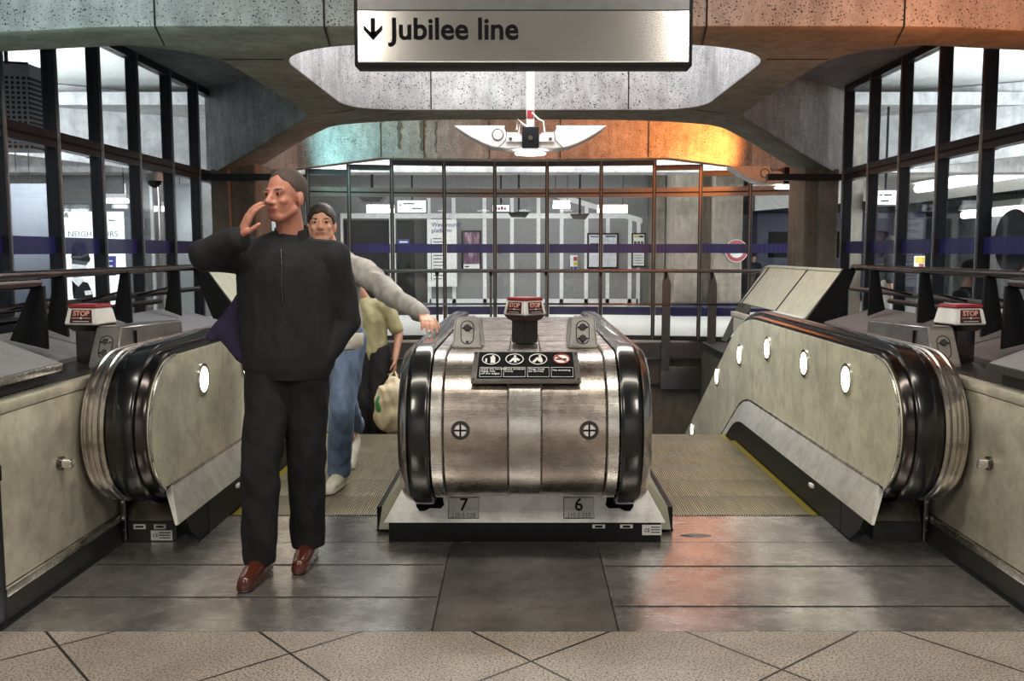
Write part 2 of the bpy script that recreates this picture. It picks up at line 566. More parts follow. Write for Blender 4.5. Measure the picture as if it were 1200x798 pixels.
for ax, lo, hi in ((0, -9, 9), (1, 6.2, 15)):
    k = lo+.013
    while k < hi:
        co = [0, 0, 0]; co[ax] = k
        no = [0, 0, 0]; no[ax] = 1
        bmesh.ops.bisect_plane(bm, geom=list(bm.verts)+list(bm.edges)+list(bm.faces), plane_co=co, plane_no=no, dist=1e-5)
        k += .45
for v in bm.verts:
    low = v.co.z < 0
    v.co.z += H+SLAB_T/2
    if low: v.co.z -= soffit_drop(v.co.x, v.co.y)
bm.normal_update()
me = bpy.data.meshes.new('ceiling'); 
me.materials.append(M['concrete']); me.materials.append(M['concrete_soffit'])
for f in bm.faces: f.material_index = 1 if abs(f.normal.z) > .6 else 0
bm.to_mesh(me); bm.free()
ceil = obj('ceiling', me, 'concrete', smooth=True); ceil['kind'] = 'structure'
# side coffer tops, centre coffer top, back coffer top
sb = new_bm()
for s in (-1, 1):
    add_box(sb, s*2.30, s*4.12, 6.64, 12.1, 3.44, 3.56)
struct('ceiling_side', sb, 'concrete_smooth', smooth=False)
tb = new_bm()
add_box(tb, -4.2, 4.2, 6.1, 15.0, 4.0, 4.1)
struct('ceiling_top', tb, 'concrete_smooth', smooth=False)
struct('ceiling_hall', box(-6.5, 6.5, -7, 6.08, 3.9, 4.0), 'concrete_grey', smooth=False)
# joints cut in the concrete
def joint(pts, w=.012):
    return tube(new_bm(), pts, w/2, 6)
jb = []
for x in (-2.36, -1.28, 1.16, 2.42):
    jb.append([(x, 6.098, 4.0), (x, 6.098, H+.005)])
    jb.append([(x, 6.10, H-.001-soffit_drop(x, 6.1)), (x*1.06, 6.62, H-.001)])
for s in (-1, 1):
    jb.append([(s*1.80, 7.1, H), (s*2.26, 7.1, H)])
    jb.append([(s*1.72, 9.58, H), (s*2.26, 9.95, H)])
for x in (-.95, 1.05):
    jb.append([(x, 9.615, H+.01), (x, 9.615, 4.0)])
for x in (-2.2, -1.55, .55, 1.9, -.55):
    jb.append([(x, arcY(x, 14.64), H+.01), (x, arcY(x, 14.64), 4.0)])
for pts in jb:
    obj('joint', joint(pts), 'grout', ceil, smooth=False)
# seepage streaks below the teal end of the back beam
for px, w, y1 in ((469, 9, 176), (495, 12, 178), (511, 4, 179)):
    bm = new_bm()
    prev = None
    rows = []
    for k in range(9):
        t = k/8
        c = at(px+.7*sin(k*1.7), 143+(y1-143)*t, 14.6)
        c.y = arcY(c.x, 14.64)
        ww = w/F*14.5*(.5+.25*sin(k*2.3+px))*(1-.5*t)
        rows.append([c+Vector((-ww/2, 0, 0)), c+Vector((ww/2, 0, 0)), c+Vector((ww/2, .03, 0)), c+Vector((-ww/2, .03, 0))])
    grid_sweep(bm, rows)
    obj('seepage_stain', bm, 'concrete_void', ceil)

# ---- glazing
ZT0, ZT1 = 2.29, 2.43
def glazing(name, pts, heads, bright):
    """pts: plan points of the mullions; one pane below and one above the transom per bay"""
    root = struct_empty(name, (pts[0][0], pts[0][1], 0))
    for i, (x, y) in enumerate(pts):
        dx, dy = (Vector(pts[min(i+1, len(pts)-1)])-Vector(pts[max(i-1, 0)])).normalized()
        nx, ny = -dy, dx
        h = heads(i)
        def ob(hw, d0, d1, z0, z1):
            b = new_bm()
            c = [(-hw, d0), (hw, d0), (hw, d1), (-hw, d1)]
            q = [(x+dx*a+nx*d, y+dy*a+ny*d) for a, d in c]
            hexa(b, [(*p, z0) for p in q]+[(*p, z1) for p in q])
            bmesh.ops.recalc_face_normals(b, faces=b.faces)
            return b
        mu = obj('mullion', ob(.030, -.055, .055, 0, h), 'mullion', root, smooth=False)
        obj('cover_strip', ob(.009, -.066, .066, .02, h), 'mullion_bright' if bright else 'transom', mu, smooth=False)
        obj('bracket', ob(.045, -.105, -.056, ZT0+.02, ZT0+.09) if i % 2 else ob(.03, -.09, -.056, ZT0+.0, ZT0+.08), 'black', mu, smooth=False)
    for i in range(len(pts)-1):
        a = Vector(pts[i]); b = Vector(pts[i+1])
        d = (b-a).normalized(); n = Vector((-d.y, d.x))
        h = min(heads(i), heads(i+1))
        def bar(z0, z1, t, inset=.03):
            p, q = a+d*inset, b-d*inset
            r = [p-n*t, q-n*t, q+n*t, p+n*t]
            bb = new_bm()
            hexa(bb, [(v.x, v.y, z0) for v in r]+[(v.x, v.y, z1) for v in r])
            bmesh.ops.recalc_face_normals(bb, faces=bb.faces)
            return bb
        tr = obj('transom', bar(ZT0, ZT1, .05), 'mullion' if bright else 'transom', root, smooth=False)
        obj('transom_lip', bar(ZT0+.055, ZT0+.075, .058), 'black', tr, smooth=False)
        obj('head_rail', bar(h-.08, h, .05), 'mullion', root, smooth=False)
        obj('sill_rail', bar(0, .07, .05), 'mullion', root, smooth=False)
        obj('pane', bar(.07, ZT0, .006, .035), 'glass', root, smooth=False)
        obj('pane', bar(ZT1, h-.08, .006, .035), 'glass_clear', root, smooth=False)
    return root

yl = [3.0, 3.87, 4.74, 5.61, 6.48, 7.34, 8.22, 9.10, 9.98, 10.86, 11.72]
glazing('window_1', [(-4.0, y) for y in reversed([v-.02 for v in (5.47, 6.34, 7.20, 8.02, 8.84, 9.70, 10.60, 11.46, 12.24)])], lambda i: 3.44, True)
glazing('window_2', [(3.97, y) for y in (4.65, 5.55, 6.42, 7.27, 8.11, 8.97, 9.87, 10.75, 11.60)], lambda i: 3.44, True)
bpx = [310, 362, 410, 460, 521, 580, 641, 704, 766, 820, 878, 945]
bpts = []
for px in bpx:
    Y = 15.2
    for _ in range(6):
        X = at(px, 295, Y).x; Y = arcY(X, 15.2)
    bpts.append((X, Y))
glazing('window_3', bpts[::-1], lambda i: H+.02-soffit_drop(bpts[::-1][i][0], 14.8), False)

# ---- concrete columns either side, and the rails that tie them to the glazing
for s, w in ((-1, 'left'), (1, 'right')):
    bm = new_bm()
    x0, x1 = (s*3.56, s*3.92) if s > 0 else (s*3.42, s*3.92)
    add_box(bm, x0, x1, 11.95, 12.7, 0, 2.56 if s < 0 else 2.6, .03)
    add_box(bm, s*3.72, s*3.94, 11.80, 12.0, 0, 2.45, .01)
    c = obj('column', bm, 'concrete_column', smooth=False)
    c['kind'] = 'structure'
    t = struct('trim_%d' % (4 if s > 0 else 3), box(s*3.0, s*4.0, 11.62, 11.74, 2.30, 2.38, .01), 'mullion', smooth=False)

# ---- beyond the side glazing: the bright concrete of the neighbouring bays
for s, nm in ((-1, 'left'), (1, 'right')):
    bm = new_bm()
    p0 = (s*4.25, 17.6); p1 = (s*12.5, 12.1)
    n = (0, .3)
    hexa(bm, [(*p0, 2.62), (*p1, 3.35), (p1[0], p1[1]+.3, 3.35), (p0[0], p0[1]+.3, 2.62),
              (*p0, 4.12), (*p1, 4.12), (p1[0], p1[1]+.3, 4.12), (p0[0], p0[1]+.3, 4.12)])
    bmesh.ops.recalc_face_normals(bm, faces=bm.faces)
    w = struct('wall_bay_'+nm, bm, 'concrete_smooth', smooth=False)
    struct('ceiling_bay_'+nm, box(s*4.2, s*16, 5, 18, 4.14, 4.3), 'white', smooth=False)

# ---- concourse behind the curved glazing
PW = 25.0
def wallbox(px0, px1, py0, py1, y0, y1):
    a = at(px0, py0, y0); b = at(px1, py1, y0)
    return a.x, b.x, y0, y1, b.z, a.z
wall = struct_empty('wall_concourse', (0, PW, 0))
px_seams = [415, 451, 503, 532, 568, 600, 631, 658, 687, 712, 738, 748]
top = lambda px: 232 if px < 652 else 232+(px-652)*.30
xs = lambda px: at(px, 300, PW).x
zt = lambda px: at(px, top(px), PW).z
for a, b in zip(px_seams[2:], px_seams[3:]):
    p = [(xs(a)+.03, PW, .12), (xs(b)-.03, PW, .12), (xs(b)-.03, PW, zt(b)), (xs(a)+.03, PW, zt(a))]
    obj('wall_panel', prism(new_bm(), p, (0, .1, 0)), 'panel_grey', wall, smooth=False)
for a in px_seams[2:]:
    obj('panel_joint', box(xs(a)-.05, xs(a)+.05, PW-.03, PW+.1, 0, zt(a)), 'panel_line', wall, smooth=False)
obj('panel_joint', box(xs(503), xs(748), PW-.03, PW+.1, .0, .16), 'panel_line', wall, smooth=False)
obj('panel_joint', box(xs(400), xs(735), PW-.035, PW+.1, at(0, 256, PW).z, at(0, 250, PW).z), 'panel_line', wall, smooth=False)
obj('panel_joint', prism(new_bm(), [(xs(652), PW-.04, zt(652)), (xs(752), PW-.04, zt(752)), (xs(752), PW-.04, zt(752)+.14), (xs(652), PW-.04, zt(652)+.14)], (0, .1, 0)), 'panel_line', wall, smooth=False)
struct('wall_back', box(-16, 3.3, PW+.12, PW+.3, 0, 5), 'panel_grey', smooth=False)
struct('ceiling_concourse', box(-16, 16, 15.1, 34, 3.75, 3.95), 'concrete_smooth', smooth=False)
struct('wall_far', box(3.3, 18, 33, 33.3, 0, 5), 'concrete_grey', smooth=False)
struct('wall_far_left', box(-17, -16.8, 3, 34, 0, 5), 'panel_grey', smooth=False)
# dark lift opening left of the panels
d = struct_empty('door_1', (xs(430), PW, 0))
obj('door_leaf', box(xs(404), xs(455), PW-.02, PW+.1, 0, at(0, 258, PW).z), 'black', d, smooth=False)
obj('door_leaf', box(xs(466), xs(485), PW-.02, PW+.1, 0, at(0, 258, PW).z), 'black', d, smooth=False)
obj('door_leaf', box(xs(487), xs(500), PW-.04, PW+.1, 0, at(0, 258, PW).z), 'black_soft', d, smooth=False)
obj('door_frame', box(xs(457), xs(464), PW-.05, PW+.1, 0, at(0, 250, PW).z), 'panel_line', d, smooth=False)
obj('door_frame', box(xs(400), xs(403), PW-.05, PW+.1, 0, at(0, 250, PW).z), 'panel_line', d, smooth=False)
# ceiling of the concourse, stepped dark service duct
struct('trim_5', box(-14, 14, 18.2, 18.9, 2.95, 3.75), 'concrete_smooth', smooth=False)
# pillar of board-marked concrete past the glass, with dark skirting
pl = new_bm()
for a, b, y in ((795, 826, 20.9), (826, 843, 21.15), (843, 876, 20.6)):
    A = at(a, 0, y).x; B = at(b, 0, y).x
    add_box(pl, A, B, y, 22.2, 0, at(0, 226, 20.8).z+.5)
c = obj('column', pl, 'concrete_column', smooth=False); c['kind'] = 'structure'
A = at(793, 0, 20.5).x; B = at(878, 0, 20.5).x
obj('skirting', box(A, B, 20.5, 20.6, 0, .30), 'navy', c, smooth=False)
cl = new_bm(); add_box(cl, at(768, 0, 24).x, at(783, 0, 24).x, 24, 24.8, 0, 3.7)
c = obj('column', cl, 'concrete_column', smooth=False); c['kind'] = 'structure'
# pale column by the right-hand platform
cl = new_bm(); add_box(cl, 5.38, 5.62, 15.6, 16.0, 0, 3.7)
c = obj('column', cl, 'concrete_column', smooth=False); c['kind'] = 'structure'
# left concourse: grey panelled wall behind the glass
struct('wall_left', box(-16, -5.4, 20.4, 20.6, 0, 3.75), 'panel_grey', smooth=False)
# platform beyond the right glazing
struct('wall_platform', box(13.0, 13.2, 4, 33, 0, 5), 'concrete_grey', smooth=False)
# rear of the ticket hall, behind the photographer
struct('wall_rear', box(-6.5, 6.5, -7.2, -7.0, 0, 4), 'white', smooth=False)
struct('floor_platform', box(6.5, 16, 3.0, 14.85, -.12, 0), 'skirting_dark', smooth=False)
struct('floor_bay_left', box(-16, -6.5, 3.0, 14.85, -.12, 0), 'skirting_dark', smooth=False)
# ================================================================ ESCALATORS
NY, NZ, NR = 4.42, .60, .40          # newel centre; NR is the reference offset of the handrail's line
RA = .37                             # true radius of that line round the newel
NZR = NZ+RA-NR; K = RA-NR

def run_path(phi0=None, back=None, yk=6.75, R=1.6, ymax=11.0, y0=None, n=26):
    """(Y, z, nY, nz) at r = NR: bottom return, newel half circle, level run, knuckle, 30 degree slope"""
    P = []
    if phi0 is not None:
        if back: P.append((back, NZ-RA, 0, -1))
        for k in range(n+1):
            a = phi0+(pi/2-phi0)*k/n           # phi measured so that pi is the front
            P.append((NY+RA*cos(a), NZ+RA*sin(a), cos(a), sin(a)))
    else:
        P.append((y0, NZ+RA, 0, 1))
    top = NZ+RA
    ys = P[-1][0]
    for k in range(1, 6):
        P.append((ys+(yk-ys)*k/5, top, 0, 1))
    for k in range(1, 11):
        a = radians(30)*k/10
        P.append((yk+R*sin(a), top-R+R*cos(a), sin(a), cos(a)))
    y1, z1 = P[-1][0], P[-1][1]
    if ymax > y1:
        for k in range(1, 5):
            L = (ymax-y1)/cos(radians(30))*k/4
            P.append((y1+L*cos(radians(30)), z1-L*sin(radians(30)), .5, cos(radians(30))))
    return P

def sweep(profile, path, closed=True, bm=None):
    """profile: list of (x, r)"""
    bm = bm or new_bm()
    rows = [[(x, y+ny*(r-NR), z+nz*(r-NR)) for x, r in profile] for y, z, ny, nz in path]
    return grid_sweep(bm, rows, closed, closed)

BOT = radians(272)
full = lambda **k: run_path(BOT, 4.75, **k)

def rail_profile(x, s=1):
    w, pts = .046, []
    for k in range(9):
        a = pi*k/8
        c_, s_ = cos(a), sin(a)
        pts.append((x+w*math.copysign(abs(c_)**.5, c_), .402+.015*max(0, s_)**.6))
    pts += [(x-w, .386), (x-w+.006, .378), (x-w+.016, .378), (x-w+.016, .392), (x+w-.016, .392), (x+w-.016, .378), (x+w-.006, .378), (x+w, .386)]
    return pts

def rect_prof(x0, x1, r0, r1): return [(x0, r0), (x1, r0), (x1, r1), (x0, r1)]

def panel_band(x, y0, y1, ro=.355, ri=.322-NZR, t=.012, gap=.004, n=14, newel=False):
    """upright balustrade sheet between two depths; ro / ri are offsets of its upper and lower edge"""
    path = run_path(None, y0=3.9)
    def curve(off):
        return [(y+ny*(off-NR), z+nz*(off-NR)) for y, z, ny, nz in path]
    up, lo = curve(ro), curve(ri)
    def zat(c, y):
        for (a, b), (c2, d) in zip(c, c[1:]):
            if a <= y <= c2: return b+(d-b)*(y-a)/max(1e-9, c2-a)
        return c[-1][1]
    pts_u, pts_l = [], []
    y0 += gap; y1 -= gap
    for k in range(n+1):
        y = y0+(y1-y0)*k/n
        zu, zl = zat(up, y), zat(lo, y)
        pts_u.append((x, y, zu)); pts_l.append((x, y, zl))
    if newel:
        pts_u, pts_l = [], []
        for k in range(25):
            a = pi/2+radians(148)*k/24
            pts_u.append((x, NY+(ro+K)*cos(a), NZ+(ro+K)*sin(a)))
        poly = pts_u+[(x, y1, NZR+ri), (x, y1, NZR+ro)]
        return prism(new_bm(), poly, (t, 0, 0))
    return prism(new_bm(), pts_u+pts_l[::-1], (t, 0, 0))

def balustrade(s, label):
    root = thing('escalator_balustrade', label, 'escalator balustrade', (s*1.78, 4.6, 0), 'escalator balustrades')
    X = lambda v: s*v
    # black handrail
    obj('handrail', sweep(rail_profile(X(1.775)), full()), 'rubber', root)
    # dark channel between sheet and handrail, ridged steel newel drum outside
    obj('handrail_guide', sweep([(X(1.688), .345), (X(1.692), .372), (X(1.712), .384), (X(1.86), .384), (X(1.86), .345)], full()), 'guide', root)
    d = run_path(BOT, 4.75, ymax=0)[:-14]+[(5.55, NZ+RA, 0, 1)]
    prof = [(X(1.862), .30)]
    for a, b, r in ((1.862, 1.885, .392), (1.888, 1.915, .397), (1.918, 1.938, .388), (1.941, 1.958, .393), (1.961, 1.975, .38)):
        prof += [(X(a), r-.006), (X(a+.004), r), (X(b-.004), r), (X(b), r-.006)]
    prof += [(X(1.975), .30)]
    obj('newel_drum', sweep(prof, d), 'steel_ring', root)
    # stainless sheets
    seams = [5.13, 5.95, 6.78, 7.62, 8.5, 9.4, 10.6]
    x = X(1.676) if s > 0 else X(1.676)-.012
    obj('side_panel', panel_band(x, 3.9, seams[0], newel=True), 'steel_panel', root)
    for a, b in zip(seams, seams[1:]):
        obj('side_panel', panel_band(x, a, b), 'steel_panel', root)
    # rim that edges the first sheet
    rim = [(NY+(.36+K)*cos(pi/2+radians(148)*k/24), NZ+(.36+K)*sin(pi/2+radians(148)*k/24)) for k in range(25)]
    obj('edge_rim', tube(new_bm(), [(X(1.672), y, z) for y, z in rim], .006, 8), 'steel_bright', root)
    # lamps let into the sheets
    for y, z in ((4.80, .76), (5.53, .755), (6.38, .755), (7.20, .62), (8.03, .34), (9.17, -.36)):
        l = obj('lamp', disc(new_bm(), (X(1.677), y, z), (-s, 0, 0), .066, .006), 'lamp_bal', root)
        obj('lamp_bezel', ring(new_bm(), (X(1.677), y, z), (-s, 0, 0), .067, .084, .009), 'chrome', l)
    # sloping inner deck and black skirt
    pth = run_path(None, y0=4.20)
    deck = [(X(1.668), .322-NZR), (X(1.606), .185-NZR), (X(1.600), .165-NZR), (X(1.612), .165-NZR), (X(1.69), .30-NZR)]
    bm = sweep(deck, pth)
    for v in bm.verts:                       # the deck's front end is cut on the slant
        if v.co.y < 4.21: v.co.y += (v.co.z-.18)*.75
    obj('inner_deck', bm, 'steel_deck', root)
    obj('deck_bead', sweep(rect_prof(X(1.664), X(1.674), .318-NZR, .332-NZR), run_path(None, y0=4.32)), 'steel_bright', root)
    sk = [(X(1.604), .172-NZR), (X(1.604), -.10-NZR), (X(1.66), -.10-NZR), (X(1.66), .172-NZR)]
    obj('skirt', sweep(sk, run_path(None, y0=4.62, ymax=10.5)), 'black', root)
    bm = new_bm()
    prism(bm, [(X(1.606), 4.30, .168), (X(1.606), 4.62, .168), (X(1.606), 4.62, .0), (X(1.606), 4.50, .0), (X(1.606), 4.36, .09)], (s*.05, 0, 0))
    obj('skirt_end', bm, 'black', root)
    obj('safety_switch', box(X(1.588), X(1.604), 5.05, 5.11, .115, .135, .003), 'white', root)
    # newel base
    bm = new_bm()
    add_box(bm, X(1.715), X(1.955), 4.47, 4.9, 0.0, .098, .004)
    b = obj('base_box', bm, 'black_soft', root)
    if s < 0:
        for cx, w, z0, z1 in ((-1.895, .058, .062, .086), (-1.795, .058, .062, .086)):
            obj('rating_label', box(cx-w/2, cx+w/2, 4.466, 4.471, z0, z1), 'white', b, smooth=False)
            obj('rating_text', box(cx-w/3, cx+w/3, 4.464, 4.467, z0+.008, z1-.008), 'ink', b, smooth=False)
        obj('rating_label', box(-1.84, -1.735, 4.466, 4.471, .005, .055), 'white_plain', b, smooth=False)
        place_text('rating_text', 'CE', .022, (-1.818, 4.4645, .03), (1, 0, 0), (0, 0, 1), 'ink', b)
        for i in range(3):
            obj('rating_text', box(-1.80, -1.745, 4.4645, 4.467, .042-i*.013, .046-i*.013), 'ink', b, smooth=False)
    bm = new_bm()
    hexa(bm, [(X(1.715), 4.475, .10), (X(1.955), 4.475, .10), (X(1.955), 4.9, .10), (X(1.715), 4.9, .10),
              (X(1.715), 4.53, .215), (X(1.955), 4.53, .215), (X(1.955), 4.9, .215), (X(1.715), 4.9, .215)])
    bmesh.ops.recalc_face_normals(bm, faces=bm.faces)
    obj('base_cover', bm, 'steel_dark', root, smooth=False)
    obj('corner_post', box(X(1.957), X(1.982), 4.46, 4.9, 0, .30, .004), 'steel_dark', root)
    for z in (.06, .12, .2):
        obj('rivet', disc(new_bm(), (X(1.97), 4.46, z), (0, -1, 0), .006, .003, 10), 'chrome', root)
    return root
balustrade(-1, 'steel escalator balustrade at the left barrier, beige panels partly hidden by the walkers')
balustrade(1, 'steel escalator balustrade on the right, greenish panels with five glowing round lamps')

# ---- moving steps
def steps(s, label):
    root = thing('escalator_steps', label, 'escalator steps', (s*1.18, 4.95, 0), 'grooved escalator steps')
    y, z = 4.95, -.004
    k = 0
    drops = [0, 0, 0, 0, 0, .03, .11, .19, .225, .231, .231, .231, .231]
    for dz in drops:
        z -= dz
        bm = box(s*.765, s*1.596, y, y+.398, z-.26, z, .004)
        st = obj('step', bm, 'tread', root)
        y += .40
    return root
steps(-1, 'grooved metal escalator steps the walkers are riding, left of the centre console')
steps(1, 'empty grooved metal escalator steps, right of the centre console')

# ---- landing plates
def plate(name, pts, mat, label, seams=(), z=0.0, grp='steel landing plates'):
    root = thing(name, label, 'floor plate', (sum(p[0] for p in pts)/len(pts), pts[0][1], 0), grp)
    obj('plate', prism(new_bm(), [(x, y, -.03) for x, y in pts], (0, 0, .03)), mat, root, smooth=False)
    for a, b in seams:
        obj('seam', tube(new_bm(), [(*a, .0005), (*b, .0005)], .003, 6), 'grout', root, smooth=False)
    return root
lx0, lx1 = at(506, 740, 3.378).x, at(725, 741, 3.378).x
lb0, lb1 = at(528, 637, 4.42).x, at(700, 637, 4.42).x
g = .003
plate('landing_plate', [(-1.965, 3.378), (lx0-g, 3.378), (lb0-g, 4.45), (-1.965, 4.45)], 'plate_steel', 'scratched steel landing plate under the man in black, in front of the left escalator',
      [((-1.95, y), (lx0-.01+(lb0-lx0)*(y-3.378)/1.07, y)) for y in (3.72, 4.12)])
plate('landing_plate', [(lx0+g, 3.378), (lx1-g, 3.378), (lb1-g, 4.45), (lb0+g, 4.45)], 'plate_steel_dark', 'dark worn steel landing plate directly in front of the centre console')
plate('landing_plate', [(lx1+g, 3.378), (1.965, 3.378), (1.965, 4.45), (lb1+g, 4.45)], 'plate_steel', 'steel landing plate with an orange reflection, in front of the right escalator',
      [((lx1+.01, y), (1.95, y)) for y in (3.62, 4.10)])
for s, w in ((-1, 'left of the console, at the foot of the walkers'), (1, 'right of the console, before the empty steps')):
    r = plate('comb_plate', [(s*.672, 4.456), (s*1.60, 4.456), (s*1.60, 4.90), (s*.762, 4.90), (s*.762, 4.64), (s*.672, 4.64)], 'plate_steel', 'steel comb plate ' + w, grp='comb plates')
    bm = new_bm()
    n = 60
    for k in range(n):
        xx = .775+.82*k/(n-1)
        hexa(bm, [(s*xx-.003, 4.90, -.01), (s*xx+.003, 4.90, -.01), (s*xx+.001, 4.947, -.01), (s*xx-.001, 4.947, -.01),
                  (s*xx-.003, 4.90, .0), (s*xx+.003, 4.90, .0), (s*xx+.001, 4.947, -.003), (s*xx-.001, 4.947, -.003)])
    bmesh.ops.recalc_face_normals(bm, faces=bm.faces)
    obj('comb_teeth', bm, 'steel_bright', r, smooth=False)
r = bpy.data.objects['comb_plate.001']
bm = new_bm()
for a in range(24):
    pass
bm = new_bm()
c = Vector((.86, 4.56, .001))
ptsd = [(c.x+.075*cos(2*pi*k/4), c.y+.03*sin(2*pi*k/4), .001) for k in range(4)]
tube(bm, ptsd+[ptsd[0]], .003, 6, False)
tube(bm, [(c.x-.06, c.y, .001), (c.x+.06, c.y, .001)], .004, 6)
obj('maker_mark', bm, 'plate_steel_dark', r, smooth=False)

# ---- centre console
con = thing('escalator_console', 'stainless drum-fronted escalator console with two black handrails, numbered 7 and 6', 'escalator console', (0, 4.5, 0))
for s in (-1, 1):
    obj('handrail', sweep(rail_profile(s*.473), full()), 'rubber', con)
    obj('flange', sweep([(s*.522, .30), (s*.522, .394), (s*.528, .399), (s*.550, .392), (s*.566, .374), (s*.570, .30)], full(ymax=9)), 'steel_ring', con)
    obj('handrail_guide', sweep(rect_prof(s*.427, s*.520, .30, .376), full(ymax=9)), 'guide', con)
    obj('end_band', sweep([(s*.424, .30), (s*.424, .380), (s*.419, .385), (s*.372, .385), (s*.367, .380), (s*.367, .30)], full(ymax=9)), 'steel_bright', con)
    obj('drum_cladding', sweep([(s*.364, .30), (s*.364, .371), (s*.360, .374), (s*.079, .374), (s*.076, .371), (s*.076, .30)], full(ymax=9)), 'steel_drum', con)
    # side decks towards the steps
    pth = run_path(None, y0=4.60)
    bm = sweep([(s*.575, .33-NZR), (s*.72, .14-NZR), (s*.74, .02-NZR), (s*.69, .02-NZR), (s*.56, .28-NZR)], pth)
    obj('side_deck', bm, 'cream', con)
    obj('side_panel', panel_band(s*.572-.006, 4.6, 9.0), 'steel_panel', con)
    obj('skirt', sweep(rect_prof(s*.70, s*.757, -.1-NZR, .12-NZR), run_path(None, y0=4.66)), 'black', con)
    a = radians(180-5)
    c = Vector((s*.286, NY+(.374+K)*cos(a), NZ+(.374+K)*sin(a))); nrm = (0, cos(a), sin(a))
    k = obj('lock_cap', disc(new_bm(), c-Vector(nrm)*.002, nrm, .030, .012, 28, .004), 'chrome', con)
    obj('lock_rim', ring(new_bm(), c-Vector(nrm)*.003, nrm, .031, .042, .010), 'black_soft', k)
    bm = new_bm()
    tz = Vector((0, -sin(a), cos(a)))
    for u, v in (((1, 0, 0), tz), (tz, (1, 0, 0))):
        u = Vector(u); v = Vector(v)
        q = c+Vector(nrm)*.0095
        hexa(bm, [q-u*.028-v*.004, q+u*.028-v*.004, q+u*.028+v*.004, q-u*.028+v*.004] + [p+Vector(nrm)*.002 for p in (q-u*.028-v*.004, q+u*.028-v*.004, q+u*.028+v*.004, q-u*.028+v*.004)])
    bmesh.ops.recalc_face_normals(bm, faces=bm.faces)
    obj('lock_slot', bm, 'ink', k, smooth=False)
obj('centre_strip', sweep([(-.073, .30), (-.073, .375), (-.070, .379), (.070, .379), (.073, .375), (.073, .30)], full(ymax=9)), 'steel_bright', con)
# plinth
bm = new_bm()
add_box(bm, -.667, .667, 4.452, 5.0, 0, .098, .004)
pl = obj('plinth_kick', bm, 'black', con)
for cx, w in ((.362, .062), (.498, .062)):
    obj('rating_label', box(cx-w/2, cx+w/2, 4.447, 4.453, .072, .090), 'white', pl, smooth=False)
    obj('rating_text', box(cx-w/3.4, cx+w/3.4, 4.445, 4.448, .076, .086), 'ink', pl, smooth=False)
obj('rating_label', box(.575, .670, 4.446, 4.453, .038, .088), 'white_plain', pl, smooth=False)
place_text('rating_text', 'CE', .024, (.598, 4.4445, .062), (1, 0, 0), (0, 0, 1), 'ink', pl)
for i in range(3):
    obj('rating_text', box(.618, .662, 4.4445, 4.447, .076-i*.013, .080-i*.013), 'ink', pl, smooth=False)
bm = new_bm()
hexa(bm, [(-.69, 4.448, .10), (.69, 4.448, .10), (.69, 4.95, .10), (-.69, 4.95, .10),
          (-.60, 4.505, .262), (.60, 4.505, .262), (.60, 4.95, .262), (-.60, 4.95, .262)])
bmesh.ops.recalc_face_normals(bm, faces=bm.faces)
bc = obj('plinth_cover', bm, 'steel_base', con, smooth=False)
# on the sloping cover: numbers
cn = Vector((0, -.162, .057)).normalized(); cu_ = Vector((0, .057, .162)).normalized()
def onplinth(x, t, lift=0.0):
    return Vector((x, 4.448+.057*t, .10+.162*t))+cn*lift
for cx, num, code in ((-.300, '7', '110-5-028'), (.265, '6', '110-5-037')):
    c = onplinth(cx, .42, .0005)
    bm = new_bm()
    w, h = .074, .050
    q = [c+Vector((a*w, 0, 0))+cu_*b*h for a, b in ((-1, -1), (1, -1), (1, 1), (-1, 1))]
    prism(bm, q, cn*.004)
    bmesh.ops.bevel(bm, geom=[e for e in bm.edges if abs((e.verts[0].co-e.verts[1].co).normalized().dot(cn)) > .9], offset=.010, segments=3, affect='EDGES')
    npl = obj('number_plate', bm, 'steel_box', con)
    bm = new_bm()
    tube(bm, [p+cn*.004 for p in q]+[q[0]+cn*.004], .0025, 6, False)
    obj('plate_edge', bm, 'black_soft', npl)
    place_text('number', num, .086, c+cn*.0052+cu_*.012, (1, 0, 0), cu_, 'ink', npl, bold=.001)
    place_text('number', code, .028, c+cn*.0052-cu_*.036, (1, 0, 0), cu_, 'ink', npl)
# black patches for the inlets where the handrails dive into the cover
for s in (-1, 1):
    bm = new_bm()
    pts = []
    for k in range(22):
        a = 2*pi*k/22
        rr = 1+.16*sin(5*a+s)+.08*sin(11*a)
        pts.append(onplinth(s*.475+.085*rr*cos(a), .74+.40*rr*sin(a), .001))
    prism(bm, pts, cn*.002)
    obj('handrail_inlet', bm, 'ink', con, smooth=False)
# pictogram plate on the drum
ang = radians(180-56)
pc = Vector((0.005, NY+(.392+K)*cos(ang), NZ+(.392+K)*sin(ang))); pn = Vector((0, cos(ang), sin(ang))); pu = Vector((0, sin(ang), -cos(ang)))
if pu.z < 0: pu = -pu
def onp(u, v, lift=0.): return pc+Vector((u, 0, 0))+pu*v+pn*lift
bm = new_bm()
prism(bm, [onp(-.248, -.106, -.012), onp(.248, -.106, -.012), onp(.240, .100, -.012), onp(-.240, .100, -.012)], pn*.014)
sg = obj('notice_plate', bm, 'steel_box', con, smooth=False)
obj('notice_face', prism(new_bm(), [onp(-.222, -.088, .002), onp(.222, -.088, .002), onp(.216, .094, .002), onp(-.216, .094, .002)], pn*.002), 'ink', sg, smooth=False)
for u, v in ((-.236, -.092), (.236, -.092), (-.230, .088), (.230, .088)):
    obj('notice_screw', disc(new_bm(), onp(u, v, .002), pn, .006, .003, 10), 'black_soft', sg)
caps = ['Hold the handrail\nKeep feet\noff the edges', 'Hold children\nfirmly', 'Dogs must\nbe carried', 'No smoking']
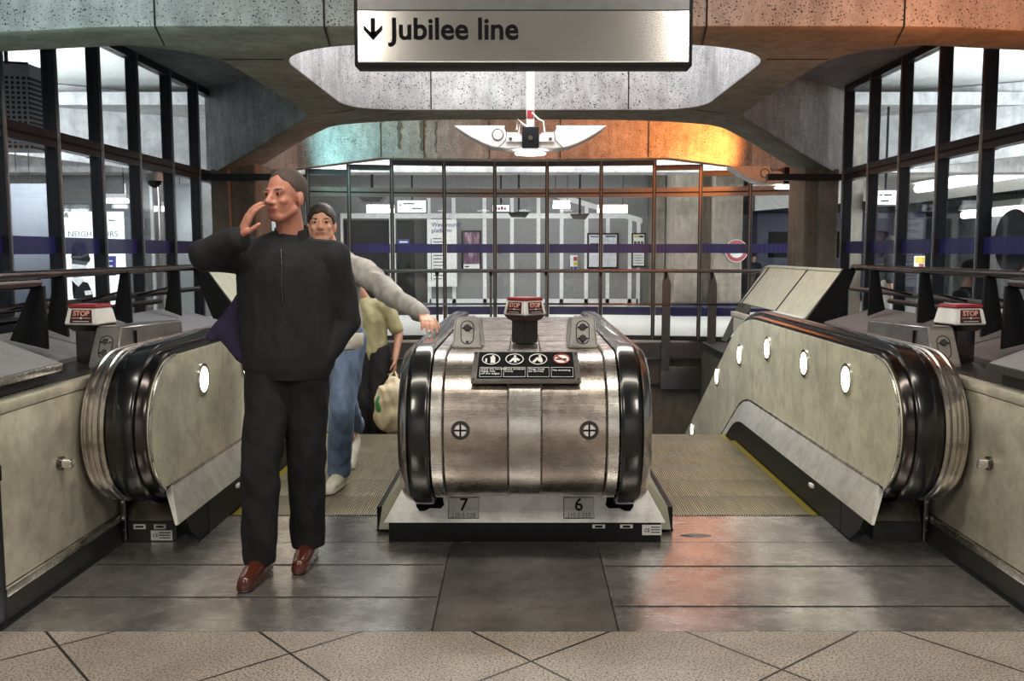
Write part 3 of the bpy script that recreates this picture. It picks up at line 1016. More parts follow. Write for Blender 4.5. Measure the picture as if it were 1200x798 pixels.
for i in range(4):
    u = -.160+i*.108
    v = .044
    bm = new_bm()
    if i < 3:
        pts = [onp(u+.040*cos(2*pi*k/32), v+.036*sin(2*pi*k/32), .0045) for k in range(33)]
        tube(bm, pts, .0024, 6, False)
        obj('pictogram_ring', bm, 'white_plain', sg)
        def bar(a, b, w):
            a = Vector(a); b = Vector(b); d = (b-a).normalized(); p = Vector((-d.y, d.x))*w
            return [onp(u+q.x, v+q.y, .004) for q in (a-p, b-p, b+p, a+p)]
        bm = new_bm()
        if i == 0:
            shapes = [((.004, -.026), (.004, .014), .006), ((-.004, .012), (.018, .012), .004), ((.014, -.026), (.014, .012), .005), ((-.022, -.022), (-.022, .004), .004)]
            hd = (.009, .022)
        elif i == 1:
            shapes = [((-.022, -.020), (0, .010), .005), ((.0, .010), (.022, -.008), .006), ((.0, .006), (.004, -.022), .006)]
            hd = (.002, .021)
        else:
            shapes = [((-.022, -.022), (.0, .010), .006), ((.004, .012), (.012, -.014), .011), ((.010, -.014), (.018, -.022), .005)]
            hd = (.008, .022)
        for a, b, w_ in shapes: prism(bm, bar(a, b, w_), pn*.0015)
        prism(bm, [onp(u+hd[0]+.006*cos(2*pi*k/10), v+hd[1]+.006*sin(2*pi*k/10), .004) for k in range(10)], pn*.0015)
        obj('pictogram', bm, 'white_plain', sg, smooth=False)
    else:
        obj('pictogram_disc', prism(new_bm(), [onp(u+.038*cos(2*pi*k/28), v+.034*sin(2*pi*k/28), .004) for k in range(28)], pn*.001), 'white_plain', sg, smooth=False)
        bm = new_bm()
        pts = [onp(u+.036*cos(2*pi*k/32), v+.032*sin(2*pi*k/32), .006) for k in range(33)]
        tube(bm, pts, .0035, 6, False)
        obj('prohibition_ring', bm, 'red', sg)
        obj('pictogram', prism(new_bm(), [onp(u+a, v+b, .005) for a, b in ((-.026, -.006), (.024, -.006), (.024, .003), (-.026, .003))], pn*.0012), 'ink', sg, smooth=False)
        obj('prohibition_bar', prism(new_bm(), [onp(u+a, v+b, .0062) for a, b in ((-.026, .018), (-.020, .023), (.026, -.018), (.020, -.023))], pn*.0012), 'red', sg, smooth=False)
    bm = new_bm()
    q = [onp(u-.049, -.078, .0045), onp(u+.049, -.078, .0045), onp(u+.049, -.014, .0045), onp(u-.049, -.014, .0045)]
    tube(bm, q+[q[0]], .0013, 6, False)
    obj('caption_box', bm, 'white_plain', sg)
    place_text('caption', caps[i], .0165, onp(u-.044, -.033 if i else -.040, .0045), (1, 0, 0), pu, 'white_plain', sg, align='LEFT', line=.95)
# top cover behind the drum, seams across it
for y in (4.95, 5.30, 5.7):
    obj('deck_seam', tube(new_bm(), [(-.36, y, NZR+.3745), (.36, y, NZR+.3745)], .0014, 6), 'grout', con)

# ---- control boxes and emergency stops that stand on the console and the side decks
def control_box(cx, yf, z, w, h, L, tilt, label, two=True, s=0, face='steel_box', body='steel_box', grp='escalator control boxes'):
    root = thing('control_box', label, 'control box', (cx, yf+L/2, z), grp)
    bm = new_bm()
    t = .82
    fr = [(cx-w/2, yf, z), (cx+w/2, yf, z), (cx+w/2*t, yf+tilt, z+h), (cx-w/2*t, yf+tilt, z+h)]
    bk = [(x, yf+L, zz if zz == z else z+h*.86) for x, _, zz in fr]
    hexa(bm, fr+bk)
    bmesh.ops.recalc_face_normals(bm, faces=bm.faces)
    bmesh.ops.bevel(bm, geom=list(bm.edges), offset=.008, segments=3, affect='EDGES')
    obj('housing', bm, body, root)
    up = Vector((0, tilt, h)).normalized(); n = Vector((0, -h, tilt)).normalized(); mid = Vector((cx, yf+tilt/2, z+h/2))
    def cap(hw, hh, lift, th):
        pts = []
        for k in range(24):
            a = 2*pi*k/24
            oy = (hh-hw) * (1 if sin(a) >= 0 else -1)
            pts.append(mid+Vector((hw*cos(a), 0, 0))+up*(oy+hw*sin(a))+n*lift)
        return pts, n*th
    if s:
        obj('faceplate', prism(new_bm(), [mid+Vector((a*w*.44, 0, 0))+up*b*h*.44+n*.0005 for a, b in ((-1, -1), (1, -1), (.86, 1), (-.86, 1))], n*.003), face, root)
    p, e = cap(.032, .058, .0035 if s else .001, .002)
    bm = new_bm(); tube(bm, p+[p[0]], .0022, 6, False)
    k = obj('switch_plate', bm, 'ink', root)
    for j, b in enumerate((.026, -.030) if two else (.022,)):
        q = mid+up*b+n*.004
        obj('key_switch', disc(new_bm(), q, n, .017, .010, 20, .003), 'chrome' if s < 0 else 'black_soft', k)
        obj('key_slot', box(q.x-.026, q.x+.026, q.y-.008, q.y-.004, q.z-.003, q.z+.003), 'ink', k, smooth=False)
    obj('fixing', disc(new_bm(), mid-up*.048+n*.002, n, .006, .003, 12), 'ink', k)
    for i in (.3, .62):
        pass
    return root
DZ = NZR+.3745
control_box(-.285, 4.575, DZ+.003, .150, .150, .30, .035, 'silver control box with one key switch, left side of the centre console top', False)
control_box(.287, 4.575, DZ+.003, .150, .150, .30, .035, 'silver control box with two key switches, right side of the centre console top', True)

def stop_pod(cx, cy, z, rot, faces, sc, label, ped=.13):
    root = thing('emergency_stop', label, 'emergency stop', (cx, cy, z), 'red emergency stop pods')
    R = Matrix.Rotation(rot, 4, 'Z')
    def T(x, y, zz): return Vector((cx, cy, z))+R @ Vector((x*sc, y*sc, zz*sc))
    def frust(hb, ht, z0, z1, bev=.006):
        bm = new_bm()
        hexa(bm, [T(a*hb, b*hb, z0) for a, b in ((-1, -1), (1, -1), (1, 1), (-1, 1))]+[T(a*ht, b*ht, z1) for a, b in ((-1, -1), (1, -1), (1, 1), (-1, 1))])
        bmesh.ops.recalc_face_normals(bm, faces=bm.faces)
        if bev: bmesh.ops.bevel(bm, geom=list(bm.edges), offset=bev*sc, segments=2, affect='EDGES')
        return bm
    obj('pedestal', frust(.056, .056, 0.001/sc, ped+.012), 'black_soft' if faces > 1 else 'steel_dark', root)
    obj('lower_skirt', frust(.066, .092, ped+.004, ped+.040), 'red_face' if faces > 1 else 'steel_dark', root)
    obj('housing', frust(.092, .076, ped+.038, ped+.122), 'white', root)
    obj('lid', frust(.080, .076, ped+.122, ped+.140), 'red', root)
    for f in range(faces):
        Rf = R @ Matrix.Rotation(f*pi/2, 4, 'Z')
        def S(x, y, zz, Rf=Rf): return Vector((cx, cy, z))+Rf @ Vector((x*sc, y*sc, zz*sc))
        z0, z1 = ped+.040, ped+.120
        h0, h1 = .092, .076
        def sp(u, v, lift):
            t = (v-z0)/(z1-z0)
            return S(u, -(h0+(h1-h0)*t)-lift, v)
        w = .060
        fc = obj('stop_face', prism(new_bm(), [sp(-w, ped+.049, 0), sp(w, ped+.049, 0), sp(w*.88, ped+.114, 0), sp(-w*.88, ped+.114, 0)], Rf.to_3x3() @ Vector((0, -.003*sc, 0))), 'red_face', root, smooth=False)
        xd = Rf.to_3x3() @ Vector((1, 0, 0))
        ud = sp(0, .1, 0)-sp(0, 0, 0)
        place_text('lettering', 'STOP', .036*sc, sp(0, ped+.095, .0042), xd, ud, 'stop_ink', fc, width=.086*sc, bold=.001)
        obj('lettering_rule', prism(new_bm(), [sp(-.05, ped+.072, .003), sp(.05, ped+.072, .003), sp(.05, ped+.074, .003), sp(-.05, ped+.074, .003)], Rf.to_3x3() @ Vector((0, -.001, 0))), 'white', fc, smooth=False)
        obj('lettering_dot', disc(new_bm(), sp(0, ped+.073, .003), Rf.to_3x3() @ Vector((0, -1, 0)), .0055*sc, .002, 12), 'white', fc)
        obj('lettering_rule', prism(new_bm(), [sp(-.042, ped+.055, .003), sp(.042, ped+.055, .003), sp(.042, ped+.0575, .003), sp(-.042, ped+.0575, .003)], Rf.to_3x3() @ Vector((0, -.001, 0))), 'white', fc, smooth=False)
    return root
p0 = stop_pod(0.0, 4.78, NZR+.3805, -pi/4, 2, .88, 'two-faced red and white emergency stop in the middle of the centre console', .13)
# ================================================================ SIDE BARRIERS, DECKS, RAILS
def barrier(s, label, y0, y1=9.0):
    root = thing('barrier', label, 'barrier', (s*2.03, y0, 0), 'steel side barriers')
    X = lambda v: s*v
    bm = new_bm(); add_box(bm, X(2.0), X(2.04), y0+.03, 8.9, .135, .80, .003)
    obj('panel', bm, 'steel_barrier', root)
    obj('top_rail', box(X(1.994), X(2.05), y0+.03, y1, .803, .848, .006), 'steel_barrier', root)
    obj('bottom_rail', box(X(1.985), X(2.04), y0+.03, y1, .098, .132, .004), 'steel_bright', root)
    obj('kick_plate', box(X(2.0), X(2.03), y0+.03, y1, 0.001, .097), 'skirting_dark', root, smooth=False)
    if s < 0:
        obj('end_post', box(X(1.985), X(2.048), y0-.03, y0+.027, 0.001, .86, .005), 'mullion', root)
        obj('end_latch', box(X(1.972), X(1.985), y0-.02, y0+.015, .56, .62, .004), 'black', root)
    c = (X(2.0), 3.93, .515)
    k = obj('stop_stud', disc(new_bm(), c, (-s, 0, 0), .030, .018, 24, .004), 'steel_dark', root)
    obj('stud_head', disc(new_bm(), (X(1.982), 3.93, .515), (-s, 0, 0), .022, .040, 24, .006), 'chrome', k)
    return root
barrier(-1, 'steel side barrier with end post, left of the man in black', 3.43)
barrier(1, 'steel side barrier on the right, running out of the picture', 2.6)

def side_deck(s, label):
    root = thing('side_deck', label, 'deck', (s*2.4, 6, .80), 'decks beside the escalators')
    X = lambda v: s*v
    obj('deck_plate', box(X(2.052), X(2.78), 3.0, 7.28, .80, .852, .003), 'deck_dark', root)
    mat = 'brown_slab' if s > 0 else 'grey_slab'
    obj('deck_body', box(X(2.06), X(2.74), 2.95, 7.26, .001, .799), 'skirting_dark', root, smooth=False)
    def slab(y0, y1, xa=2.345, xb=2.75, za=.875, zb=.99, m=mat):
        bm = new_bm()
        hexa(bm, [(X(xa), y0, .853), (X(xb), y0, .853), (X(xb), y1, .853), (X(xa), y1, .853), (X(xa), y0, za), (X(xb), y0, zb), (X(xb), y1, zb), (X(xa), y1, za)])
        bmesh.ops.recalc_face_normals(bm, faces=bm.faces)
        obj('slab', bm, m, root, smooth=False)
    for a, b in ((4.30, 5.10), (5.13, 5.95), (5.98, 7.26)): slab(a, b)
    bm = new_bm()
    hexa(bm, [(X(2.02), 2.9, .905), (X(2.70), 2.9, .905), (X(2.70), 4.02, .905), (X(2.02), 4.02, .905), (X(2.02), 2.9, .94), (X(2.34), 2.9, 1.06), (X(2.34), 4.02, 1.06), (X(2.02), 4.02, .94)])
    bmesh.ops.recalc_face_normals(bm, faces=bm.faces)
    obj('lid', bm, 'grey_slab', root, smooth=False)
    obj('lid_trim', box(X(2.012), X(2.03), 2.9, 4.025, .905, .938, .003), 'steel_bright' if s < 0 else 'black_soft', root)
    obj('lid_support', box(X(2.06), X(2.6), 2.95, 3.98, .853, .904), 'black', root, smooth=False)
    return root
side_deck(-1, 'dark deck with sloping grey slabs over the left barrier')
side_deck(1, 'dark deck with sloping brown slabs over the right barrier')

def guard_rail(s, label):
    root = thing('guard_rail', label, 'guard rail', (s*2.55, 6, .95), 'guard rails beside the escalators')
    X = lambda v: s*v
    yend = 7.27
    obj('top_rail', tube(new_bm(), [(X(2.56), 2.2, 1.30), (X(2.56), 6.2, 1.30), (X(2.56), yend, 1.30)], .024, 14), 'steel_dark', root)
    obj('near_rail', tube(new_bm(), [(X(2.42), 2.2, 1.265), (X(2.42), 4.62, 1.265)], .026, 14), 'steel_dark', root)
    for (x, z, a, b) in ((2.86, 1.10, 2.5, 9.0), (2.98, 1.02, 2.5, 7.6)):
        obj('lower_rail', tube(new_bm(), [(X(x), a, z), (X(x), b, z)], .020, 12), 'steel_dark' if s < 0 else 'transom', root)
    for y in (4.62, 5.12, 5.96, 6.82):
        bx = 2.56 if y > 4.7 else 2.42
        top = 1.285 if y > 4.7 else 1.25
        lo = 1.005 if y > 4.7 else .99
        ob = .15 if y < 4.7 else .085
        pts = [(X(bx-.035), y, lo-.055), (X(bx+ob), y, lo-.01), (X(bx+.028), y, top), (X(bx-.03), y, top)]
        obj('fin', prism(new_bm(), pts, (0, .022, 0)), 'black', root, smooth=False)
        f = [(X(bx), y+.011, 1.17), (X(2.86), y+.011, 1.10)]
        obj('bracket', tube(new_bm(), f, .009, 8), 'steel_dark', root)
    return root
guard_rail(-1, 'dark guard rail with black tapered fins over the left deck, before the poster')
guard_rail(1, 'dark guard rail with black tapered fins over the right deck')

def parapet(s, label):
    root = thing('parapet', label, 'parapet', (s*2.4, 8, .86), 'cream parapets beside the escalator slope')
    X = lambda v: s*v
    segs = [7.35, 8.05, 8.85]
    pth = run_path(None, y0=7.35, yk=9.5, R=.6, ymax=10.5)
    def part(i0, i1, nm, prof, mat):
        obj(nm, sweep(prof, pth[i0:i1]), mat, root)
    face = [(X(2.50), 1.27-NZR), (X(2.22), .90-NZR), (X(2.28), .88-NZR), (X(2.56), 1.25-NZR)]
    n = len(pth)
    cuts = [(0, 3), (2, 6), (5, 11), (10, n)]
    for a, b in cuts: part(a, b, 'cladding', face, 'cream')
    for i in (2, 5, 10):
        y, z, ny, nz = pth[i]
        a = [(x, y+ny*(r-NR), z+nz*(r-NR)) for x, r in ((X(2.497), 1.27-NZR), (X(2.217), .90-NZR))]
        obj('seam', tube(new_bm(), a, .007, 6), 'grout', root)
    obj('capping', sweep([(X(2.485), 1.265-NZR), (X(2.495), 1.285-NZR), (X(2.54), 1.285-NZR), (X(2.55), 1.26-NZR)], pth), 'cream', root)
    obj('ledge', sweep([(X(1.99), .86-NZR), (X(2.22), .875-NZR), (X(2.22), .90-NZR), (X(1.99), .885-NZR)], pth[:3]), 'white', root)
    obj('end_fin', prism(new_bm(), [(X(2.20), 7.30, .86), (X(2.44), 7.30, .86), (X(2.60), 7.30, 1.29), (X(2.50), 7.30, 1.29)], (0, .03, 0)), 'black', root, smooth=False)
    return root
parapet(1, 'cream-panelled parapet sloping down beyond the right escalator')
parapet(-1, 'cream-panelled parapet sloping down beyond the left escalator, behind the men')

# control boxes and stops that stand on the side decks
for s, lb, two, face in ((-1, 'long silver control box with two round switches, on the left deck by the newel', True, 'steel_box'),
                   (1, 'long silver control box with a switch plate coloured as if in orange light, on the right deck by the newel', False, 'plate_orange_lit')):
    b = control_box(s*2.058, 4.50, .853, .15, .20, .90, .09, lb, two, s, face)
    obj('hinge_line', box(s*2.058-.0765, s*2.058+.0765, 4.73, 4.735, .87, 1.02), 'ink', b, smooth=False)
stop_pod(-2.235, 4.78, .853, radians(-6), 1, 1.0, 'red-topped emergency stop on the left deck beside the control box', .16)
stop_pod(2.24, 4.78, .853, radians(10), 1, 1.0, 'red-topped emergency stop on the right deck beside the control box', .16)

# ---- guard rail across the far end of the well
root = thing('guard_rail', 'long low guard rail across the well in front of the curved glazing', 'guard rail', (0, 14.6, -.3), 'guard rails across the well')
fy = lambda x: 14.66-.018*x*x
xsr = [at(px, 320, 14.6).x for px in (400, 450, 512, 575, 640, 704, 780, 833, 890)]
obj('top_rail', tube(new_bm(), [(x, fy(x), 1.12) for x in xsr], .030, 12), 'transom', root)
obj('mid_rail', tube(new_bm(), [(x, fy(x), .60) for x in xsr], .016, 10), 'steel_dark', root)
for i, x in enumerate(xsr[1:-1]):
    y = fy(x)
    if i < 5:
        obj('post', box(x-.018, x+.018, y-.02, y+.02, -.02, 1.10), 'steel_dark', root, smooth=False)
    else:
        pts = [(x-.055, y, -.45), (x+.075, y, -.45), (x+.085, y, .92), (x+.03, y, 1.09), (x-.02, y, 1.09), (x-.05, y, .95)]
        obj('post', prism(new_bm(), pts, (0, .03, 0)), 'transom', root, smooth=False)
    obj('rail_bracket', tube(new_bm(), [(x, y, .99), (x, y, 1.10)], [.012, .035], 8), 'steel_dark', root)
bm = new_bm(); add_box(bm, 2.15, 2.80, 14.60, 14.69, -.75, -.38, .006)
obj('fixing_plate', bm, 'transom', root)

# ================================================================ THE JUBILEE LINE SIGN
SY = 5.0
a = at(417, 76, SY); b = at(811, 0, SY)
zb, zt_ = a.z, at(600, -6, SY).z
sx0, sx1 = a.x, b.x
sign = thing('direction_sign', 'long silver hanging sign lettered Jubilee line with a down arrow', 'sign', (0, SY, zb))
bm = new_bm()
add_box(bm, sx0-.006, sx1+.006, SY, SY+.155, zb-.006, zt_, .004)
obj('casing', bm, 'black', sign)
band_z = at(600, 13, SY).z
obj('face', box(sx0+.014, sx1-.014, SY-.004, SY+.002, zb+.012, band_z), 'sign_face', sign, smooth=False)
obj('top_band', box(sx0+.014, sx1-.014, SY-.004, SY+.002, band_z+.006, zt_-.02), 'sign_band', sign, smooth=False)
obj('face_edge', box(sx0+.014, sx1-.014, SY-.006, SY-.003, zb+.012, zb+.018), 'white', sign, smooth=False)
tc = at(531, 35.0, SY-.006)
place_text('lettering', 'Jubilee line', .150, tc, (1, 0, 0), (0, 0, 1), 'ink', sign, width=at(608, 35, SY).x-at(455, 35, SY).x, bold=.0032, space=1.0)
ac = at(437, 34, SY-.006)
u = (at(448, 0, SY).x-at(437, 0, SY).x)
bm = new_bm()
for k in (-1, 1):
    prism(bm, [(ac.x+k*q[0]*u, ac.y, ac.z+q[1]*u) for q in ((0, -1.18), (1.0, -.1), (1.0, .42), (.24, -.30), (0, -.30))], (0, .002, 0))
prism(bm, [(ac.x+q[0]*u, ac.y, ac.z+q[1]*u) for q in ((-.24, -.75), (.24, -.75), (.24, 1.15), (-.24, 1.15))], (0, .002, 0))
obj('arrow', bm, 'ink', sign, smooth=False)
for x in (-.55, .62):
    obj('hanger', tube(new_bm(), [(x, SY+.08, zt_), (x, SY+.08, 3.9)], .018, 10), 'steel_dark', sign)

# ================================================================ WINGED LIGHT FITTINGS
def wing_fitting(c, k, label, pole_top, cut=False):
    root = thing('winged_pendant_light', label, 'ceiling light', c, 'winged light fittings')
    cx, cy, cz = c
    m = lambda px, py: (cx+(px-621.5)/121*k, cz-(py-165)/121*k)
    left = [(535, 150), (592.5, 150), (593, 155), (595, 157.5), (607, 157.5), (612, 160), (612, 175.5), (596, 176), (580, 174), (568, 170), (556, 164), (545, 157.5), (537, 152)]
    D = .30*k
    for sg in (0, 1):
        pts = [(px if sg == 0 else 1243-px, py) for px, py in left]
        bm = new_bm(); prism(bm, [(m(*p)[0], cy-D/2, m(*p)[1]) for p in pts], (0, D, 0))
        bmesh.ops.bevel(bm, geom=list(bm.edges), offset=.006*k, segments=2, affect='EDGES')
        w = obj('wing', bm, 'white', root)
        ar = [(594.5, 162), (612, 162), (612, 169), (594.5, 169)] if sg == 0 else [(631, 162), (648.5, 162), (648.5, 169), (631, 169)]
        bm = new_bm(); prism(bm, [(m(*p)[0], cy-D/2-.03*k, m(*p)[1]) for p in ar], (0, .03*k, 0))
        bmesh.ops.bevel(bm, geom=list(bm.edges), offset=.006*k, segments=2, affect='EDGES')
        obj('clamp_arm', bm, 'white_plain', w)
        obj('arm_bolt', disc(new_bm(), (m(599 if sg == 0 else 644, 165.5)[0], cy-D/2-.03*k, m(0, 165.5)[1]), (0, -1, 0), .016*k, .006, 12), 'steel_dark', w)
        tip = m(*(539.5, 150) if sg == 0 else (703.5, 150))
        obj('tip_bead', disc(new_bm(), (tip[0], cy, tip[1]), (0, 0, 1), .012*k, .018*k, 10), 'white_plain', w)
        # joint line between the wing shell and the arm
        jx = [(592.5, 152), (594.5, 158), (593.5, 166), (589, 171), (585, 174)] if sg == 0 else [(650.5, 152), (648.5, 158), (649.5, 166), (654, 171), (658, 174)]
        obj('shell_joint', tube(new_bm(), [(m(*p)[0], cy-D/2-.001, m(*p)[1]) for p in jx], .0035*k, 6), 'steel_dark', w)
    cc = m(584.5, 160.5)
    p = obj('port_cover', disc(new_bm(), (cc[0], cy-D/2, cc[1]), (0, -1, 0), .046*k, .012, 24, .004), 'white_plain', root)
    obj('port_rim', ring(new_bm(), (cc[0], cy-D/2, cc[1]), (0, -1, 0), .046*k, .055*k, .006), 'steel_dark', p)
    bm = new_bm()
    x0, z0 = m(612, 176); x1, z1 = m(631, 152)
    add_box(bm, x0, x1, cy-D/2-.04*k, cy+D/2, z0, z1, .008)
    cl = obj('clamp', bm, 'black', root)
    obj('clamp_boss', disc(new_bm(), (cx, cy-D/2-.04*k, m(0, 164.5)[1]), (0, -1, 0), .022*k, .012, 16), 'steel_dark', cl)
    lz = m(0, 176)[1]
    rows = []
    for r, h in ((.02, 0), (.085, -.012), (.150, -.028), (.140, -.042), (.02, -.046)):
        rows.append([(cx+r*k*cos(2*pi*q/32), cy-.02+r*k*.9*sin(2*pi*q/32), lz+h*k) for q in range(32)])
    obj('lamp_dish', grid_sweep(new_bm(), rows), 'tube_on', root)
    if pole_top:
        bm = new_bm(); add_box(bm, cx-.038*k, cx+.038*k, cy-.03, cy+.03, m(0, 153)[1], pole_top, .004)
        obj('pole', bm, 'white', root)
        obj('pole_clip', box(cx-.032*k, cx+.032*k, cy-.036, cy-.029, m(0, 140)[1], m(0, 131)[1]), 'red', root, smooth=False)
        for pts in ([(623, 136), (630, 143), (636, 146), (637.5, 158)], [(622, 155), (612, 148), (607, 143), (606, 155)], [(617, 152), (610, 147), (608.5, 158)]):
            obj('cable', tube(new_bm(), [(m(*q)[0], cy-D/2-.02*k, m(*q)[1]) for q in pts], .009*k, 8), 'white', root)
    return root
c1 = at(621.5, 165, 9.0)
wing_fitting((c1.x, 9.0, c1.z), 1.0, 'white two-winged light hanging on a pole below the central coffer', 3.99)
c2 = at(922, 208, 13.0)
wing_fitting((c2.x, 13.0, c2.z), 1.14, 'white winged light tucked under the concrete by the right-hand column', None)

# ================================================================ THINGS BEYOND THE CURVED GLAZING
def flat(name, px0, px1, py0, py1, Y, th, label, cat, face, frame='panel_line', fr=.03, group=None):
    a = at(px0, py1, Y); b = at(px1, py0, Y)
    root = thing(name, label, cat, ((a.x+b.x)/2, Y, a.z), group)
    obj('frame', box(a.x, b.x, Y, Y+th, a.z, b.z, .008), frame, root)
    obj('face', box(a.x+fr, b.x-fr, Y-.006, Y, a.z+fr, b.z-fr), face, root, smooth=False)
    return root, a, b
def art_purple():
    t = NT('purple_print')
    p = t.pos()
    n = t.noise(t.scaled(p, (3, 1, 1.2)), 3, 5, .6)
    return t.bsdf(t.ramp(n, [(.35, (.05, .03, .06)), (.52, (.16, .07, .12)), (.66, (.45, .32, .36))]), .3)
M['art'] = art_purple()
def map_print():
    t = NT('map_print')
    p = t.pos()
    n = t.noise(p, 4, 6, .7)
    return t.bsdf(t.ramp(n, [(.4, (.55, .56, .62)), (.5, (.70, .71, .75)), (.56, (.38, .40, .50)), (.6, (.72, .72, .74))]), .4)
M['map'] = map_print()
Yw = 24.9
r, a, b = flat('poster', 541, 564, 270, 317, Yw, .06, 'dark purple framed poster on the grey panelled wall', 'poster', 'art', 'black', .05)
obj('caption_strip', box(a.x+.05, b.x-.05, Yw-.012, Yw-.006, a.z+.05, a.z+.17), 'white_plain', r, smooth=False)
obj('caption_text', box(a.x+.09, a.x+.2, Yw-.014, Yw-.012, a.z+.09, a.z+.12), 'ink', r, smooth=False)
# tall white direction list
r, a, b = flat('direction_board', 501, 535, 257, 336, Yw-.2, .06, 'tall white station list headed Westbound platform, beside the dark doors', 'direction board', 'white_plain', 'panel_line', .02)
place_text('lettering', 'Westbound\nplatform', .155, (a.x+.12, Yw-.208, b.z-.22), (1, 0, 0), (0, 0, 1), 'blue', r, align='LEFT', bold=.002)
obj('route_line', box(a.x+.10, a.x+.115, Yw-.21, Yw-.206, a.z+.15, b.z-.5), 'ink', r, smooth=False)
for i in range(13):
    z = b.z-.52-i*.088
    obj('list_line', box(a.x+.16, a.x+.16+.22+.12*sin(i*2.1)**2, Yw-.21, Yw-.206, z, z+.025), 'slate', r, smooth=False)
# map case with two sheets, timetable
r, a, b = flat('map_case', 688, 725, 273, 315, Yw, .08, 'wide framed map case on the grey wall right of the mullion', 'map', 'map', 'black', .05)
obj('map_heading', box(a.x+.08, a.x+.30, Yw-.012, Yw-.006, b.z-.11, b.z-.08), 'navy', r, smooth=False)
obj('map_heading', box(a.x+.48, b.x-.08, Yw-.012, Yw-.006, b.z-.11, b.z-.07), 'navy', r, smooth=False)
obj('map_key', box(a.x+.08, a.x+.30, Yw-.012, Yw-.006, a.z+.45, a.z+.68), 'slate', r, smooth=False)
r, a, b = flat('notice_case', 740, 757, 273, 313, Yw, .08, 'narrow framed white notice with a yellow heading, at the right end of the wall', 'notice', 'white_plain', 'black', .04)
obj('heading', box(a.x+.06, a.x+.20, Yw-.012, Yw-.006, b.z-.12, b.z-.07), 'yellow', r, smooth=False)
obj('heading', box(a.x+.20, b.x-.06, Yw-.012, Yw-.006, b.z-.12, b.z-.07), 'ink', r, smooth=False)
for i in range(2):
    for j in range(3):
        obj('diagram', box(a.x+.06+j*.09, a.x+.13+j*.09, Yw-.012, Yw-.006, b.z-.32-i*.12, b.z-.22-i*.12), 'slate', r, smooth=False)
for i in range(4):
    obj('text_line', box(a.x+.06, b.x-.07-.03*(i % 2), Yw-.012, Yw-.006, a.z+.10+i*.07, a.z+.115+i*.07), 'slate', r, smooth=False)
# small coloured notice, red call point, little items
r, a, b = flat('safety_notice', 668, 677, 299, 318, Yw, .02, 'small red, yellow and blue notice on a grey wall panel', 'notice', 'white_plain', 'white', .01)
h = (b.z-a.z)
for i, mm in enumerate(('blue', 'yellow', 'red')):
    obj('colour_block', box(a.x+.09, b.x-.01, Yw-.010, Yw-.006, a.z+.02+h*.3*i, a.z+h*.3*(i+1)), mm, r, smooth=False)
obj('colour_block', box(a.x+.01, a.x+.08, Yw-.010, Yw-.006, a.z+.02, a.z+h*.3), 'blue', r, smooth=False)
ca = at(586, 293, Yw)
r = thing('mounted_call_point', 'small red oval call point on the grey wall', 'call point', (ca.x, Yw, ca.z-.1))
obj('plate', disc(new_bm(), (ca.x, Yw, ca.z), (0, -1, 0), .09, .03, 20, .01), 'red', r)
obj('symbol', box(ca.x-.012, ca.x+.012, Yw-.036, Yw-.03, ca.z-.05, ca.z+.05), 'white_plain', r, smooth=False)
ca = at(473, 285, Yw-.06)
r, a, b = flat('door_sign', 466, 480, 280, 288, Yw-.1, .02, 'small blue sign on the dark door', 'sign', 'blue', 'blue', .01)
obj('sign_text', box(a.x+.05, b.x-.05, Yw-.112, Yw-.106, a.z+.08, a.z+.12), 'white_plain', r, smooth=False)

def hanging_sign(px0, px1, py0, py1, Y, label, marks, mat='lightbox', top=3.75):
    a = at(px0, py1, Y); b = at(px1, py0, Y)
    r = thing('hanging_sign', label, 'sign', ((a.x+b.x)/2, Y, a.z), 'lit hanging signs')
    obj('casing', box(a.x, b.x, Y, Y+.18, a.z, b.z, .01), 'slate', r)
    obj('face', box(a.x+.02, b.x-.02, Y-.006, Y, a.z+.02, b.z-.02), mat, r, smooth=False)
    for (u0, u1, v) in marks:
        obj('sign_mark', box(a.x+u0*(b.x-a.x), a.x+u1*(b.x-a.x), Y-.010, Y-.006, a.z+(v-.05)*(b.z-a.z), a.z+(v+.05)*(b.z-a.z)), 'ink', r, smooth=False)
    x = (a.x+b.x)/2
    obj('hanger', tube(new_bm(), [(x, Y+.09, b.z), (x, Y+.09, top)], .02, 8), 'black', r)
    return r
hanging_sign(465, 500, 234, 250, 22.0, 'white lit hanging sign above the dark doors', [(.08, .16, .62), (.22, .6, .70), (.5, .85, .36)])
hanging_sign(576, 598, 239, 249, 19.5, 'small white lit hanging sign with red lettering over the concourse', [], top=3.75)
r = bpy.data.objects['hanging_sign.001']
a = at(580, 247, 19.5); b = at(594, 241, 19.5)
for i in range(4):
    x = a.x+(b.x-a.x)*i/4
    obj('sign_mark', box(x, x+.045, 19.487, 19.494, a.z+.02, b.z-.02-.02*(i % 2)), 'red', r, smooth=False)
hanging_sign(1024, 1056, 222, 241, 15.2, 'white lit hanging sign seen through the right-hand glazing', [(.05, .14, .66), (.2, .3, .66), (.36, .66, .66), (.25, .55, .30)])

